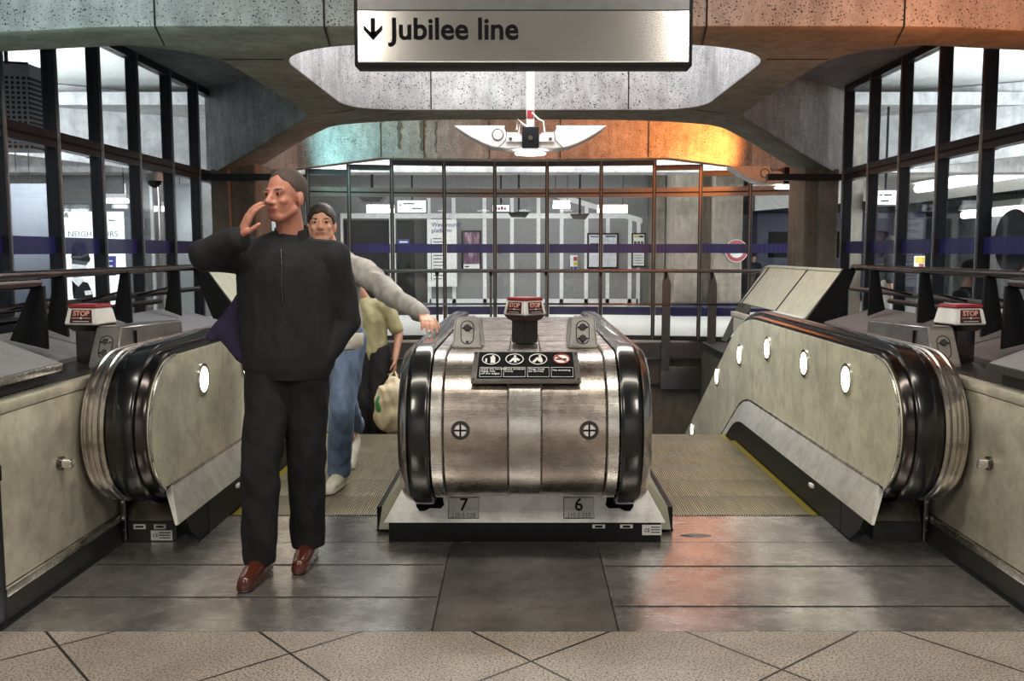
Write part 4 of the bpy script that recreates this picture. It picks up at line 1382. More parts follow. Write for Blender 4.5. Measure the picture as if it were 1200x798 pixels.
# luminaires of the concourse
def luminaire(p0, p1, r, label, grp, hang=3.75, mat='tube_on'):
    p0 = Vector(p0); p1 = Vector(p1)
    root = thing('strip_light', label, 'strip light', (p0+p1)/2, grp)
    obj('tube', tube(new_bm(), [p0, p1], r, 10), mat, root)
    d = Vector((0, 0, r*1.2))
    bm = new_bm()
    q = (p1-p0).normalized().cross(Vector((0, 0, 1))).normalized()*r*1.7
    hexa(bm, [p0-q+d, p1-q+d, p1+q+d, p0+q+d, p0-q*.6+d*2.4, p1-q*.6+d*2.4, p1+q*.6+d*2.4, p0+q*.6+d*2.4])
    bmesh.ops.recalc_face_normals(bm, faces=bm.faces)
    obj('reflector', bm, 'white', root, smooth=False)
    for t in (.15, .85):
        c = p0.lerp(p1, t)
        obj('hanger', tube(new_bm(), [c+d*2.3, (c.x, c.y, hang)], .008, 6), 'black', root)
    return root
for i, (x0, x1, y) in enumerate(((430, 462, 247), (648, 668, 242), (700, 735, 247), (842, 862, 240))):
    w = ['white strip light above the dark doors', 'white strip light in front of the grey panelled wall', 'white strip light by the sloping wall top', 'white strip light beside the board-marked pillar'][i]
    Y = 20.0+i*.3
    luminaire(at(x0, y, Y), at(x1, y, Y), .045, w, 'concourse strip lights')
# spotlight bars below the concourse ceiling (dark wing-like fittings)
for i, (px, py, w) in enumerate(((608, 251, 26), (680, 253, 22), (435, 233, 30))):
    Y = 18.6
    c = at(px, py, Y)
    lb = ['dark flat spotlight hanging over the concourse in front of the wall', 'small dark flat spotlight over the concourse near the maps', 'dark bulky projector hanging over the concourse near the doors'][i]
    root = thing('hanging_spotlight', lb, 'spotlight', c, 'dark hanging spotlights')
    hw = w/F*Y/2
    pts = [(c.x-hw, Y, c.z+.04), (c.x+hw, Y, c.z+.05), (c.x+hw*.6, Y, c.z-.06), (c.x-hw*.7, Y, c.z-.05)]
    obj('housing', prism(new_bm(), pts, (0, .35, 0)), 'black_soft', root, smooth=False)
    obj('bracket', tube(new_bm(), [(c.x, Y+.15, c.z+.04), (c.x, Y+.15, 3.75)], .022, 8), 'black', root)
# roundel on the pillar
def roundel(c, ax, nrm, R, label, name='roundel_sign', ringm='red', barm='blue', discm='white_plain', plate=None):
    root = thing(name, label, 'roundel', c, None)
    ax = Vector(ax).normalized(); nrm = Vector(nrm).normalized(); c = Vector(c); up = Vector((0, 0, 1))
    if discm: obj('backing', disc(new_bm(), c, nrm, R*1.06, .012, 40), discm, root)
    obj('ring', ring(new_bm(), c+nrm*.013, nrm, R*.66, R, .012, 48), ringm, root)
    q = c+nrm*.026
    obj('bar', prism(new_bm(), [q-ax*R*1.25-up*R*.22, q+ax*R*1.25-up*R*.22, q+ax*R*1.25+up*R*.22, q-ax*R*1.25+up*R*.22], nrm*.01), barm, root, smooth=False)
    return root
rc = at(863, 294, 20.55)
r = roundel(rc, (1, 0, 0), (0, -1, 0), .235, 'red ring and blue bar roundel on the board-marked pillar')
for u0, u1 in ((-.16, -.10), (-.07, .10), (.12, .17)):
    obj('name_mark', box(rc.x+u0, rc.x+u1, rc.y-.042, rc.y-.037, rc.z-.025, rc.z+.02), 'white_plain', r, smooth=False)
# train and its bright eaves far right
a = at(884, 372, 27.0); b = at(965, 248, 27.0)
tr = thing('train', 'dark blue-black train side behind the right end of the curved glazing', 'train', ((a.x+b.x)/2, 27, 0))
bm = new_bm(); add_box(bm, a.x, b.x+3, 27, 29.4, .15, b.z, .1)
obj('body', bm, 'navy', tr)
for i in range(4):
    x = a.x+.35+i*.95
    obj('window', box(x, x+.62, 26.97, 27.02, 1.25, 2.0, .03), 'ink', tr)
    obj('door_rib', box(x+.74, x+.78, 26.975, 27.01, .3, 2.4), 'slate', tr, smooth=False)
tv = new_bm()
prism(tv, [(a.x-.2, 26.4, at(0, 247, 26.4).z), (b.x+4, 26.4, at(0, 225, 26.4).z), (b.x+4, 26.4, 3.74), (a.x-.2, 26.4, 3.74)], (0, .2, 0))
struct('trim_6', tv, 'white', smooth=False)
# dark figure in the passage by the pillar
# ================================================================ LEFT: POSTER, GRILLE, CAMERA; RIGHT: PLATFORM
# lit police poster
Yp = 17.6
a = at(77, 362, Yp); b = at(145, 248, Yp)
r = thing('lit_poster', 'glowing white poster of a helmeted police officer behind the left glazing', 'poster', ((a.x+b.x)/2, Yp, 0))
obj('case', box(a.x-.12, b.x+.12, Yp, Yp+.22, 0.001, b.z+.16, .01), 'slate', r)
obj('face', box(a.x, b.x, Yp-.008, Yp, a.z, b.z), 'lightbox', r, smooth=False)
def pp(px, py, d=.012):
    v = at(px, py, Yp-d); return v
def flatpoly(name, pts, mat, d=.012, th=.003):
    return obj(name, prism(new_bm(), [pp(x, y, d) for x, y in pts], (0, th, 0)), mat, r, smooth=False)
flatpoly('helmet', [(83.5, 301), (83.5, 291), (86, 285), (91, 282), (97, 283), (101, 288), (103, 296), (106, 303), (105, 307), (96, 306), (84, 304)], 'ink', .012)
flatpoly('helmet_band', [(83, 300), (95, 300), (102.5, 297), (103, 299), (95, 302.5), (83, 302.5)], 'slate', .016)
star = []
for k in range(16):
    rr = 5.6 if k % 2 == 0 else 3.2
    star.append((92.5+rr*cos(2*pi*k/16), 291.5+1.25*rr*sin(2*pi*k/16)))
flatpoly('helmet_badge', star, 'white_plain', .017)
flatpoly('face_print', [(84, 305), (101, 307), (102, 316), (97, 323), (90, 325), (84, 322)], 'panel_line', .013)
flatpoly('brow_shadow', [(84, 304), (104, 307), (101, 311), (84, 309)], 'slate', .014)
flatpoly('tunic', [(84, 328), (92, 336), (97, 330), (103, 331), (108, 342), (110, 352), (86, 350), (85, 342)], 'ink', .014)
flatpoly('collar', [(84, 326), (88, 323), (97, 325), (99, 329), (92, 336)], 'white_plain', .013)
flatpoly('badge_patch', [(99, 341), (107, 340), (108, 345), (100, 346)], 'white_plain', .018)
flatpoly('blue_panel', [(112, 300), (136, 300), (136, 323), (112, 323)], 'blue', .012)
for yy in (305, 311, 317):
    flatpoly('panel_text', [(117, yy), (132, yy), (132, yy+1.6), (117, yy+1.6)], 'panel_line', .016)
flatpoly('foot_band', [(84, 351), (112, 352), (116, 356), (84, 357)], 'blue', .012)
flatpoly('logo_mark', [(127, 257.5), (135, 257.5), (135, 259), (127, 259)], 'ink', .012)
place_text('lettering', 'NEIGHBOURS', .16, pp(109, 274.5, .012), (1, 0, 0), (0, 0, 1), 'slate', r, width=pp(137, 275).x-pp(79, 275).x)
place_text('lettering', 'GOOD', .14, pp(108, 266, .012), (1, 0, 0), (0, 0, 1), 'panel_line', r)

# perforated box outside the top left panes
g0 = thing('perforated_box', 'curved perforated metal box outside the top left panes', 'vent box', (-5.5, 9.4, 2.45))
rows = []
N = 14
for i in range(N+1):
    t = i/N
    x = -6.4+1.52*t
    y = 9.25+.35*(t*2-1.2)**2*.5
    rows.append([(x, y, 2.44), (x, y, 3.26), (x, y+.5, 3.26), (x, y+.5, 2.44)])
obj('casing', grid_sweep(new_bm(), rows, True, True, False), 'grille', g0)
obj('top_lip', tube(new_bm(), [(q[1][0], q[1][1]-.004, 3.262) for q in rows], .012, 8), 'mullion', g0)
for x in (-6.1, -5.2):
    obj('hanger', tube(new_bm(), [(x, 9.55, 3.26), (x, 9.55, 4.13)], .02, 8), 'mullion', g0)

# dome camera on the left glazing
cc = at(181, 212, 10.3)
r = thing('dome_camera', 'white dome camera behind the left glazing below the transom', 'camera', cc)
obj('housing', disc(new_bm(), (cc.x, cc.y, cc.z), (0, 0, 1), .09, .10, 20, .02), 'white', r)
rows = [[(cc.x+.075*cos(t)*cos(2*pi*k/20), cc.y+.075*cos(t)*sin(2*pi*k/20), cc.z-.075*sin(t)) for k in range(20)] for t in (0, .4, .8, 1.2, 1.5)]
obj('dome', grid_sweep(new_bm(), rows), 'ink', r)
obj('bracket', box(cc.x-.2, cc.x-.02, cc.y+.02, cc.y+.07, cc.z+.08, cc.z+.12), 'white', r)
obj('mount', tube(new_bm(), [(cc.x-.19, cc.y+.04, cc.z+.1), (cc.x-.19, cc.y+.04, 4.12)], .02, 8), 'white', r)
# slim white pole and panels behind the left glazing
pa = at(189, 300, 15.0)
r = tag(obj('lamp_post', tube(new_bm(), [(pa.x, 15.0, 0), (pa.x, 15.0, 1.2), (pa.x, 15.0, 2.0), (pa.x, 15.0, 2.5)], [.035, .03, .03, .03], 12), 'steel_box'), 'slim white post behind the left glazing', 'post')
for i, (px0, px1, Y) in enumerate(((8, 60, 13.5), (150, 178, 18.5), (200, 226, 18.0))):
    a = at(px0, 340, Y); b = at(px1, 215, Y)
    lb = ['tall pale screen behind the leftmost lower pane', 'grey vertical panel right of the glowing poster', 'grey vertical panel behind the last panes of the left glazing'][i]
    r = thing('screen_panel', lb, 'screen', ((a.x+b.x)/2, Y, 0), 'screens behind the left glazing')
    obj('panel', box(a.x, b.x, Y, Y+.08, 0.001, b.z, .01), 'panel_grey' if i else 'slate', r)
    obj('edge_trim', box(b.x-.05, b.x, Y-.012, Y-.001, .02, b.z), 'panel_line', r, smooth=False)
    obj('edge_trim', box(a.x, a.x+.05, Y-.012, Y-.001, .02, b.z), 'panel_line', r, smooth=False)
# strip lights of the left concourse
for i, (px0, px1, py, Y) in enumerate(((18, 40, 254, 15), (60, 78, 259, 16), (120, 150, 236, 18.2), (170, 200, 245, 19), (208, 230, 240, 19.4), (2, 14, 263, 16.5))):
    lb = ['strip light low behind the leftmost pane', 'strip light left of the glowing poster', 'strip light above the glowing poster', 'strip light beside the slim white post', 'strip light near the left column', 'short strip light at the picture\'s left edge'][i]
    luminaire(at(px0, py, Y), at(px1, py, Y), .05, lb, 'left concourse strip lights', hang=3.75 if Y > 15.1 else 4.13)

# ---- right: platform tubes in two lines, valance, far shelf
n = 0
names = ['nearest strip light of the upper row on the right-hand platform', 'second strip light of the upper row on the right-hand platform', 'third strip light of the upper row on the right-hand platform', 'farthest strip light of the upper row on the right-hand platform']
for i in range(4):
    y0 = 9.2+i*3.9
    luminaire((10.2, y0, 3.05), (10.2, y0+3.5, 3.05), .11, names[i], 'upper platform strip lights', hang=4.13 if y0 < 14 else 3.75)
names = [q.replace('upper', 'lower') for q in names]
for i in range(4):
    y0 = 10.6+i*4.2
    luminaire((12.4, y0, 2.45), (12.4, y0+3.3, 2.45), .10, names[i], 'lower platform strip lights', hang=4.13 if y0 < 14 else 3.75)
bm = new_bm()
prism(bm, [(9.4, 6, 3.55), (9.5, 6, 3.55), (11.0, 6, 2.80), (10.9, 6, 2.78)], (0, 24, 0))
struct('trim_7', bm, 'white', smooth=False)
struct('trim_8', box(12.7, 12.95, 4, 30, 2.55, 2.75), 'black', smooth=False)
struct('trim_9', box(12.7, 12.95, 4, 30, 2.95, 3.25), 'slate', smooth=False)
# the back of a roundel fixed to the right glazing
rc = Vector((4.10, 7.90, at(1183, 283, 7.9).z))
r = thing('roundel_sign', 'dark slate back of a roundel sign against the right glazing, cut by the picture edge', 'roundel', rc)
obj('disc', disc(new_bm(), rc, (1, 0, 0), .265, .02, 44), 'slate', r)
obj('bar', box(rc.x-.006, rc.x+.03, rc.y-.40, rc.y+.40, rc.z-.075, rc.z+.055, .002), 'slate', r)
obj('ring', ring(new_bm(), rc+Vector((.021, 0, 0)), (1, 0, 0), .2, .275, .012, 44), 'red', r)
obj('post', tube(new_bm(), [(rc.x+.045, rc.y, .001), (rc.x+.045, rc.y, rc.z+.25)], .02, 10), 'mullion', r)
# vending machines / yellow signs far right
for i, (px0, px1, py0, py1, Y) in enumerate(((1072, 1084, 300, 318, 19.0), (1034, 1040, 303, 326, 21.0))):
    a = at(px0, py1, Y); b = at(px1, py0, Y)
    lb = ['yellow and red lit notice on the right-hand platform', 'narrow yellow and red notice beside the standing passenger'][i]
    r = thing('platform_notice', lb, 'notice', ((a.x+b.x)/2, Y, 0), 'platform notices')
    obj('board', box(a.x, b.x, Y, Y+.06, a.z, b.z), 'white_plain', r, smooth=False)
    h = b.z-a.z; w_ = b.x-a.x
    obj('colour_block', box(a.x+.01, b.x-.01, Y-.01, Y, a.z+h*.55, b.z-.02), 'yellow', r, smooth=False)
    obj('colour_block', box(a.x+w_*.4, b.x-.02, Y-.012, Y, a.z+h*.12, a.z+h*.5), 'red', r, smooth=False)
    obj('post', tube(new_bm(), [((a.x+b.x)/2, Y+.04, 0.001), ((a.x+b.x)/2, Y+.04, a.z)], .03, 8), 'slate', r)
# ================================================================ PEOPLE
class Blob:
    """overlapping tapered limbs and ellipsoids fused into one skin by a voxel remesh"""
    def __init__(self): self.bm = new_bm()
    def cap(self, p0, p1, r0, r1, flat=1.0, axis=None, seg=16):
        p0 = Vector(p0); p1 = Vector(p1); d = p1-p0; L = d.length
        if L < 1e-5: return self.ell(p0, (r0, r0, r0))
        d.normalize()
        u = Vector(axis).normalized() if axis is not None else d.orthogonal().normalized()
        u = (u-d*u.dot(d)).normalized(); w = d.cross(u)
        rows = []
        for k in range(1, 6):
            a = -pi/2+pi/2*k/6
            rows.append((p0+d*r0*sin(a), r0*cos(a)))
        for k in range(0, 6):
            t = k/5
            rows.append((p0.lerp(p1, t), r0+(r1-r0)*t))
        for k in range(1, 6):
            a = pi/2*k/6
            rows.append((p1+d*r1*sin(a), r1*cos(a)))
        grid_sweep(self.bm, [[c+r*(cos(2*pi*q/seg)*u+sin(2*pi*q/seg)*w*flat) for q in range(seg)] for c, r in rows])
        return self
    def chain(self, pts, rs, **k):
        for (a, b), (r, s) in zip(zip(pts, pts[1:]), zip(rs, rs[1:])): self.cap(a, b, r, s, **k)
        return self
    def ell(self, c, r, R=None):
        b = bmesh.new()
        bmesh.ops.create_uvsphere(b, u_segments=22, v_segments=14, radius=1)
        m = Matrix.Translation(c) @ (R.to_4x4() if R is not None else Matrix.Identity(4)) @ Matrix.Diagonal((*r, 1))
        bmesh.ops.transform(b, matrix=m, verts=b.verts)
        merge(self.bm, b)
        return self
    def mesh(self, voxel, smooth=4, fold=None, ground=None):
        me = bpy.data.meshes.new('b'); self.bm.normal_update(); self.bm.to_mesh(me); self.bm.free()
        o = bpy.data.objects.new('b', me); COL.objects.link(o)
        md = o.modifiers.new('r', 'REMESH'); md.mode = 'VOXEL'; md.voxel_size = voxel; md.use_smooth_shade = True
        if smooth:
            ms = o.modifiers.new('s', 'SMOOTH'); ms.factor = .5; ms.iterations = smooth
        dg = bpy.context.evaluated_depsgraph_get(); dg.update()
        out = bpy.data.meshes.new_from_object(o.evaluated_get(dg))
        bpy.data.objects.remove(o); bpy.data.meshes.remove(me)
        if fold:
            amp, fx, fz, seed = fold
            nv = [v.normal.copy() for v in out.vertices]
            for v, n in zip(out.vertices, nv):
                p = v.co
                q = noise.noise(Vector((p.x*fx+seed, p.y*fx, p.z*fz)))
                q2 = noise.noise(Vector((p.x*fx*2.3+p.z*6, p.y*fx*2.3+seed, p.z*fz*2.5)))
                v.co = p+n*amp*((1-abs(q)*2.4)*.7+q2*.5)
        if ground is not None:
            for v in out.vertices:
                if v.co.z < ground: v.co.z = ground
        out.polygons.foreach_set('use_smooth', [True]*len(out.polygons))
        return out

def lerp(a, b, t): return Vector(a).lerp(Vector(b), t)

def finger(B, root, dirs, rs, lens):
    p = Vector(root); pts = [p.copy()]
    for d, l in zip(dirs, lens):
        p = p+Vector(d).normalized()*l; pts.append(p.copy())
    B.chain(pts, rs, seg=10)

def hand(B, wrist, fwd, palm_n, thumb_side, curl=.5, k=1.0, spread=.14):
    """palm and five fingers; palm_n = way the palm faces, thumb_side = way the thumb leaves"""
    f = Vector(fwd).normalized(); n = Vector(palm_n); n = (n-f*n.dot(f)).normalized(); s = Vector(thumb_side); s = (s-f*s.dot(f)-n*s.dot(n)).normalized()
    w = Vector(wrist)
    kn = w+f*.095*k
    for t in (-.030, -.010, .010, .030):
        B.cap(w+s*t*.65*k+f*.012*k, kn+s*t*k, .0145*k, .0125*k, seg=10)
    for i, (t, L) in enumerate(((.032, .92), (.011, 1.0), (-.010, .94), (-.030, .74))):
        root = kn+s*t*k
        d0 = f+s*spread*t/.03
        def bend(a): return (d0.normalized()*cos(a)+n*sin(a))
        finger(B, root, [bend(curl*.45), bend(curl*1.2), bend(curl*1.8)], [.0098*k, .0092*k, .0086*k, .0074*k], [.040*k*L, .027*k*L, .021*k*L])
    tr = w+f*.028*k+s*.026*k
    finger(B, tr, [f*.55+s*.75+n*.3, f*.85+s*.35+n*.4, f*.9+s*.1+n*.5], [.0135*k, .0112*k, .010*k, .0085*k], [.036*k, .030*k, .024*k])

def head(B, c, yaw, tilt=0, k=1.0):
    R = Matrix.Rotation(yaw, 3, 'Z') @ Matrix.Rotation(tilt, 3, 'X')
    c = Vector(c)
    T = lambda x, y, z: c+R @ Vector((x*k, y*k, z*k))
    B.ell(T(0, .012, .030), (.074*k, .094*k, .088*k), R)      # skull
    B.ell(T(0, -.022, -.030), (.060*k, .066*k, .082*k), R)    # face
    B.ell(T(0, -.050, -.086), (.036*k, .034*k, .028*k), R)    # chin
    B.cap(T(-.050, -.004, -.055), T(-.020, -.055, -.092), .020*k, .018*k)
    B.cap(T(.050, -.004, -.055), T(.020, -.055, -.092), .020*k, .018*k)
    B.cap(T(-.042, -.076, .016), T(.042, -.076, .016), .0125*k, .0125*k)   # brow
    B.cap(T(0, -.086, .008), T(0, -.108, -.032), .0085*k, .0135*k)         # nose
    for s in (-1, 1):
        B.ell(T(s*.013, -.096, -.036), (.009*k, .010*k, .008*k), R)
        B.ell(T(s*.038, -.062, -.026), (.022*k, .018*k, .018*k), R)        # cheek
        B.ell(T(s*.030, -.077, .000), (.0135*k, .010*k, .0095*k), R)       # eyelids
        B.ell(T(s*.074, .012, -.012), (.010*k, .020*k, .033*k), R @ Matrix.Rotation(s*.3, 3, 'Z'))  # ear
    B.cap(T(-.018, -.084, -.060), T(.018, -.084, -.060), .0075*k, .0075*k)  # lips
    B.cap(T(-.015, -.082, -.070), T(.015, -.082, -.070), .0075*k, .0075*k)
    return T, R

def hair_cap(T, parent, mat, thick=.010, front=.062, back=-.055, bald=0):
    rows = []
    NU, NV = 40, 14
    for j in range(NV+1):
        row = []
        for i in range(NU):
            az = 2*pi*i/NU                       # 0 = face
            lat0 = front*(.5+.5*cos(az))+back*(.5-.5*cos(az))
            side = abs(sin(az))
            lat0 += .004*sin(az*9)
            zlo = lat0-.012*side
            t = j/NV
            e0 = math.asin(max(-.95, min(.95, (zlo-.030)/.088)))
            e = e0+(pi/2-e0)*t
            th = thick*(0 if j == 0 else min(1, .4+t*1.2))-.001*(j == 0)
            rr = 1+th/.085+ .006*noise.noise(Vector((az*3, e*5, 2.2)))
            row.append(T(.074*rr*cos(e)*sin(az), .012-.094*rr*cos(e)*cos(az), .030+.088*rr*sin(e)))
        rows.append(row)
    bm = grid_sweep(new_bm(), rows, True, False)
    bmesh.ops.remove_doubles(bm, verts=bm.verts, dist=1e-4)
    return obj('hair', bm, mat, parent)

def paint_face(me, T, mats):
    for m in mats: me.materials.append(M[m])
    eyes = [T(s*.031, -.088, .001) for s in (-1, 1)]
    brow = [(T(s*.018, -.092, .020), T(s*.048, -.080, .022)) for s in (-1, 1)]
    lips = (T(-.022, -.090, -.065), T(.022, -.090, -.065))
    def segd(p, a, b):
        d = b-a; t = max(0, min(1, (p-a).dot(d)/d.length_squared)); return (p-a-d*t).length
    for f in me.polygons:
        c = f.center
        for e in eyes:
            if (c-e).length < .0078: f.material_index = 1
        for a, b in brow:
            if segd(c, a, b) < .0062: f.material_index = 3
        if segd(c, *lips) < .0095: f.material_index = 2

def shoe(ankle, toe_dir, ground, mat, parent, k=1.0, lift=0., name='shoe'):
    d = Vector(toe_dir).normalized(); a = Vector(ankle); s = Vector((-d.y, d.x, 0)).normalized()
    B = Blob()
    h = a.copy(); h.z = ground
    up = Vector((0, 0, 1))
    B.cap(h-d*.045*k+up*(.045+lift), h+d*.02*k+up*(.05+lift), .040*k, .042*k)
    B.chain([h+d*.0*k+up*(.055+lift), h+d*.10*k+up*(.040+lift*.4), h+d*.175*k+up*.030], [.042*k, .041*k, .032*k])
    B.chain([h-d*.01*k+up*(.09+lift), h-d*.005*k+up*(.05+lift)], [.042*k, .044*k])
    B.chain([h-d*.06*k+up*(.012+lift), h+d*.07*k+up*(.012+lift*.6), h+d*.18*k+up*.012], [.036*k, .040*k, .034*k])
    return obj(name, B.mesh(.006, 3, ground=ground+.0015), mat, parent)

def person(name, label, J, C, vox=.006, group=None):
    """J: joints in world space; C: clothing choices"""
    base = Vector(((J['ankle_l'][0]+J['ankle_r'][0])/2, (J['ankle_l'][1]+J['ankle_r'][1])/2, C['ground']))
    root_loc = base
    B = Blob()
    V = {k: Vector(v) for k, v in J.items() if isinstance(v, (tuple, list, Vector)) and not k.startswith('hand_')}
    k = C.get('k', 1.0)
    T, R = head(B, V['head'], J['yaw'], J.get('tilt', 0), k)
    B.chain([V['neck'], V['head']+Vector((0, .02, -.05*k))], [.062*k, .056*k])
    mid = (V['hip_l']+V['hip_r'])/2; sh = (V['sh_l']+V['sh_r'])/2
    ax = (V['sh_l']-V['sh_r'])
    B.cap(mid+Vector((0, 0, .05)), sh-Vector((0, 0, .12)), .125*k, .135*k, flat=.72, axis=ax)
    B.cap(V['sh_r']*.8+sh*.2, V['sh_l']*.8+sh*.2, .055*k, .055*k)
    B.cap(V['neck'], sh-Vector((0, 0, .04)), .06*k, .09*k)
    for s in 'lr':
        B.chain([V['sh_'+s], V['el_'+s], V['wr_'+s]], [.050*k, .040*k, .027*k])
        B.chain([V['hip_'+s], V['kn_'+s], V['ankle_'+s]], [.080*k, .052*k, .036*k])
        f = V['ankle_'+s]; d = Vector(J['toe_'+s]).normalized()
        B.chain([f-Vector((0, 0, .04)), f+d*.12-Vector((0, 0, .055))], [.034*k, .026*k])
        hd = J.get('hand_'+s)
        if hd: hand(B, V['wr_'+s], *hd[:3], curl=hd[3], k=k*1.0)
        else: B.cap(V['wr_'+s], V['wr_'+s]+(V['wr_'+s]-V['el_'+s]).normalized()*.10, .027*k, .035*k, flat=.5)
    me = B.mesh(vox, 2)
    me.materials.append(M[C['skin']])
    paint_face(me, T, ['eye', 'lip', C['brow']])
    body = obj(name, me, C['skin'], None, smooth=False, base=root_loc)
    tag(body, label, 'person', group)
    for p in body.data.polygons: p.use_smooth = True
    hair_cap(T, body, C['hair'], C.get('hair_thick', .010), C.get('hair_front', .062), C.get('hair_back', -.055))
    # trousers
    B = Blob()
    B.cap(V['hip_r']*.85+mid*.15+Vector((0, 0, .06)), V['hip_l']*.85+mid*.15+Vector((0, 0, .06)), .105*k, .105*k)
    for s in 'lr':
        a = V['ankle_'+s]
        B.chain([V['hip_'+s]+Vector((0, 0, .02)), V['kn_'+s], a.lerp(V['kn_'+s], -.02)], [.108*k, C.get('knee', .076)*k, C.get('hem', .066)*k])
    me = B.mesh(vox*1.2, 4, fold=(.010, 10, 5, 3.1))
    bmx = bmesh.new(); bmx.from_mesh(me)
    bmesh.ops.bisect_plane(bmx, geom=list(bmx.verts)+list(bmx.edges)+list(bmx.faces), plane_co=(0, 0, C['ground']+.062), plane_no=(0, 0, -1), clear_outer=True)
    bmesh.ops.holes_fill(bmx, edges=[e for e in bmx.edges if e.is_boundary])
    for f in bmx.faces: f.smooth = True
    bmx.to_mesh(me); bmx.free()
    obj('trousers', me, C['trousers'], body, smooth=False)
    # top
    B = Blob()
    hem = C['hem_z']
    lowc = mid.copy(); lowc.z = hem
    wid = C.get('wid', .155)*k
    dep = C.get('dep', .74)
    B.cap(lowc+Vector((0, 0, .10)), mid.lerp(sh, .45), wid*.98, wid*1.0, flat=dep, axis=ax, seg=24)
    B.cap(mid.lerp(sh, .40), sh-Vector((0, 0, .10)), wid, wid*1.02, flat=dep, axis=ax, seg=24)
    B.cap(V['sh_r']*.86+sh*.14, V['sh_l']*.86+sh*.14, .078*k, .078*k)
    B.cap(V['neck']-Vector((0, 0, .02)), sh-Vector((0, 0, .06)), .078*k, .12*k)
    for s in 'lr':
        if s in C.get('bare', ''):
            B.chain([V['sh_'+s], V['sh_'+s].lerp(V['el_'+s], .75)], [.074*k, .064*k])
        else:
            sl = C.get('sleeve', .062)
            w_ = V['el_'+s].lerp(V['wr_'+s], .93)
            B.chain([V['sh_'+s], V['el_'+s], w_], [.078*k, sl*k, sl*.74*k])
    me = B.mesh(vox*1.2, 4, fold=C.get('fold', (.008, 8, 3.5, 1.3)))
    bmx = bmesh.new(); bmx.from_mesh(me)     # straight hem
    bmesh.ops.bisect_plane(bmx, geom=list(bmx.verts)+list(bmx.edges)+list(bmx.faces), plane_co=(0, 0, hem), plane_no=(0, 0, -1), clear_outer=True)
    bmesh.ops.holes_fill(bmx, edges=[e for e in bmx.edges if e.is_boundary])
    for f in bmx.faces: f.smooth = True
    bmx.to_mesh(me); bmx.free()
    topo = obj(C['top_name'], me, C['top'], body, smooth=False)
    for s in 'lr':
        shoe(V['ankle_'+s], J['toe_'+s], C['ground'] if not C.get('ground_'+s) else C['ground_'+s], C['shoe'], body, k*1.05, J.get('lift_'+s, 0))
    return body, T, V, topo

# ---- the man in black, striding off the left escalator with one hand at his ear
J = dict(head=(-1.025, 4.03, 1.655), yaw=radians(-28), tilt=radians(-3), neck=(-1.02, 4.09, 1.475),
         sh_r=(-1.245, 4.10, 1.405), sh_l=(-.85, 4.11, 1.395),
         el_r=(-1.365, 4.00, 1.405), wr_r=(-1.185, 3.885, 1.475),
         el_l=(-.81, 4.17, 1.11), wr_l=(-.895, 4.08, .955),
         hip_r=(-1.125, 4.10, .90), hip_l=(-.975, 4.11, .90),
         kn_r=(-1.155, 4.00, .50), ankle_r=(-1.165, 3.98, .10), kn_l=(-.985, 4.13, .50), ankle_l=(-1.005, 4.20, .10),
         toe_r=(-.06, -1, 0), toe_l=(.02, -1, 0),
         hand_r=((.42, -.02, .90), (1, .55, -.2), (.1, -1, .2), .35), hand_l=((-.75, .1, -.55), (0, 1, 0), (0, 0, 1), .3))
C = dict(ground=0.005, skin='skin_a', brow='hair_grey', hair='hair_grey', hair_thick=.006, hair_front=.085, hair_back=-.06,
         trousers='trouser_dark', top='jacket', top_name='jacket', hem_z=.865, shoe='leather', wid=.212, dep=.70, sleeve=.072, knee=.082, hem=.074)
man, T, V, jk = person('person', 'person in a black zip jacket and trousers striding forward, hand raised to the ear', J, C, .0055)
# collar, zip and flared side of the jacket
rows = []
for t in (0, .5, 1):
    rows.append([(V['neck'].x+(.082-.010*t)*cos(2*pi*q/28), V['neck'].y+.005+(.080-.008*t)*sin(2*pi*q/28), V['neck'].z-.035+.085*t+.02*sin(2*pi*q/28)*t) for q in range(28) if abs(q-21) > 2])
bm = grid_sweep(new_bm(), rows, False, False)
bmesh.ops.solidify(bm, geom=list(bm.faces), thickness=.010)
obj('collar', bm, 'jacket', jk)
obj('zip', tube(new_bm(), [(-1.035, 3.965, 1.43), (-1.03, 3.955, 1.36), (-1.03, 3.948, 1.28), (-1.028, 3.95, 1.20)], .004, 8), 'steel_dark', jk)
B = Blob()
B.cap((-1.19, 4.12, 1.26), (-1.30, 4.12, 1.10), .05, .062, flat=.45, axis=(1, 0, 0))
B.cap((-1.30, 4.12, 1.12), (-1.385, 4.10, 1.05), .050, .030, flat=.45, axis=(1, 0, 0))
B.cap((-1.33, 4.10, 1.08), (-1.24, 4.08, .98), .045, .05, flat=.45, axis=(1, 0, 0))
B.cap((-1.20, 4.10, 1.18), (-1.22, 4.08, .98), .06, .06, flat=.6, axis=(1, 0, 0))
obj('jacket_flare', B.mesh(.007, 3, fold=(.006, 9, 4, 5.2)), 'purple', jk, smooth=False)

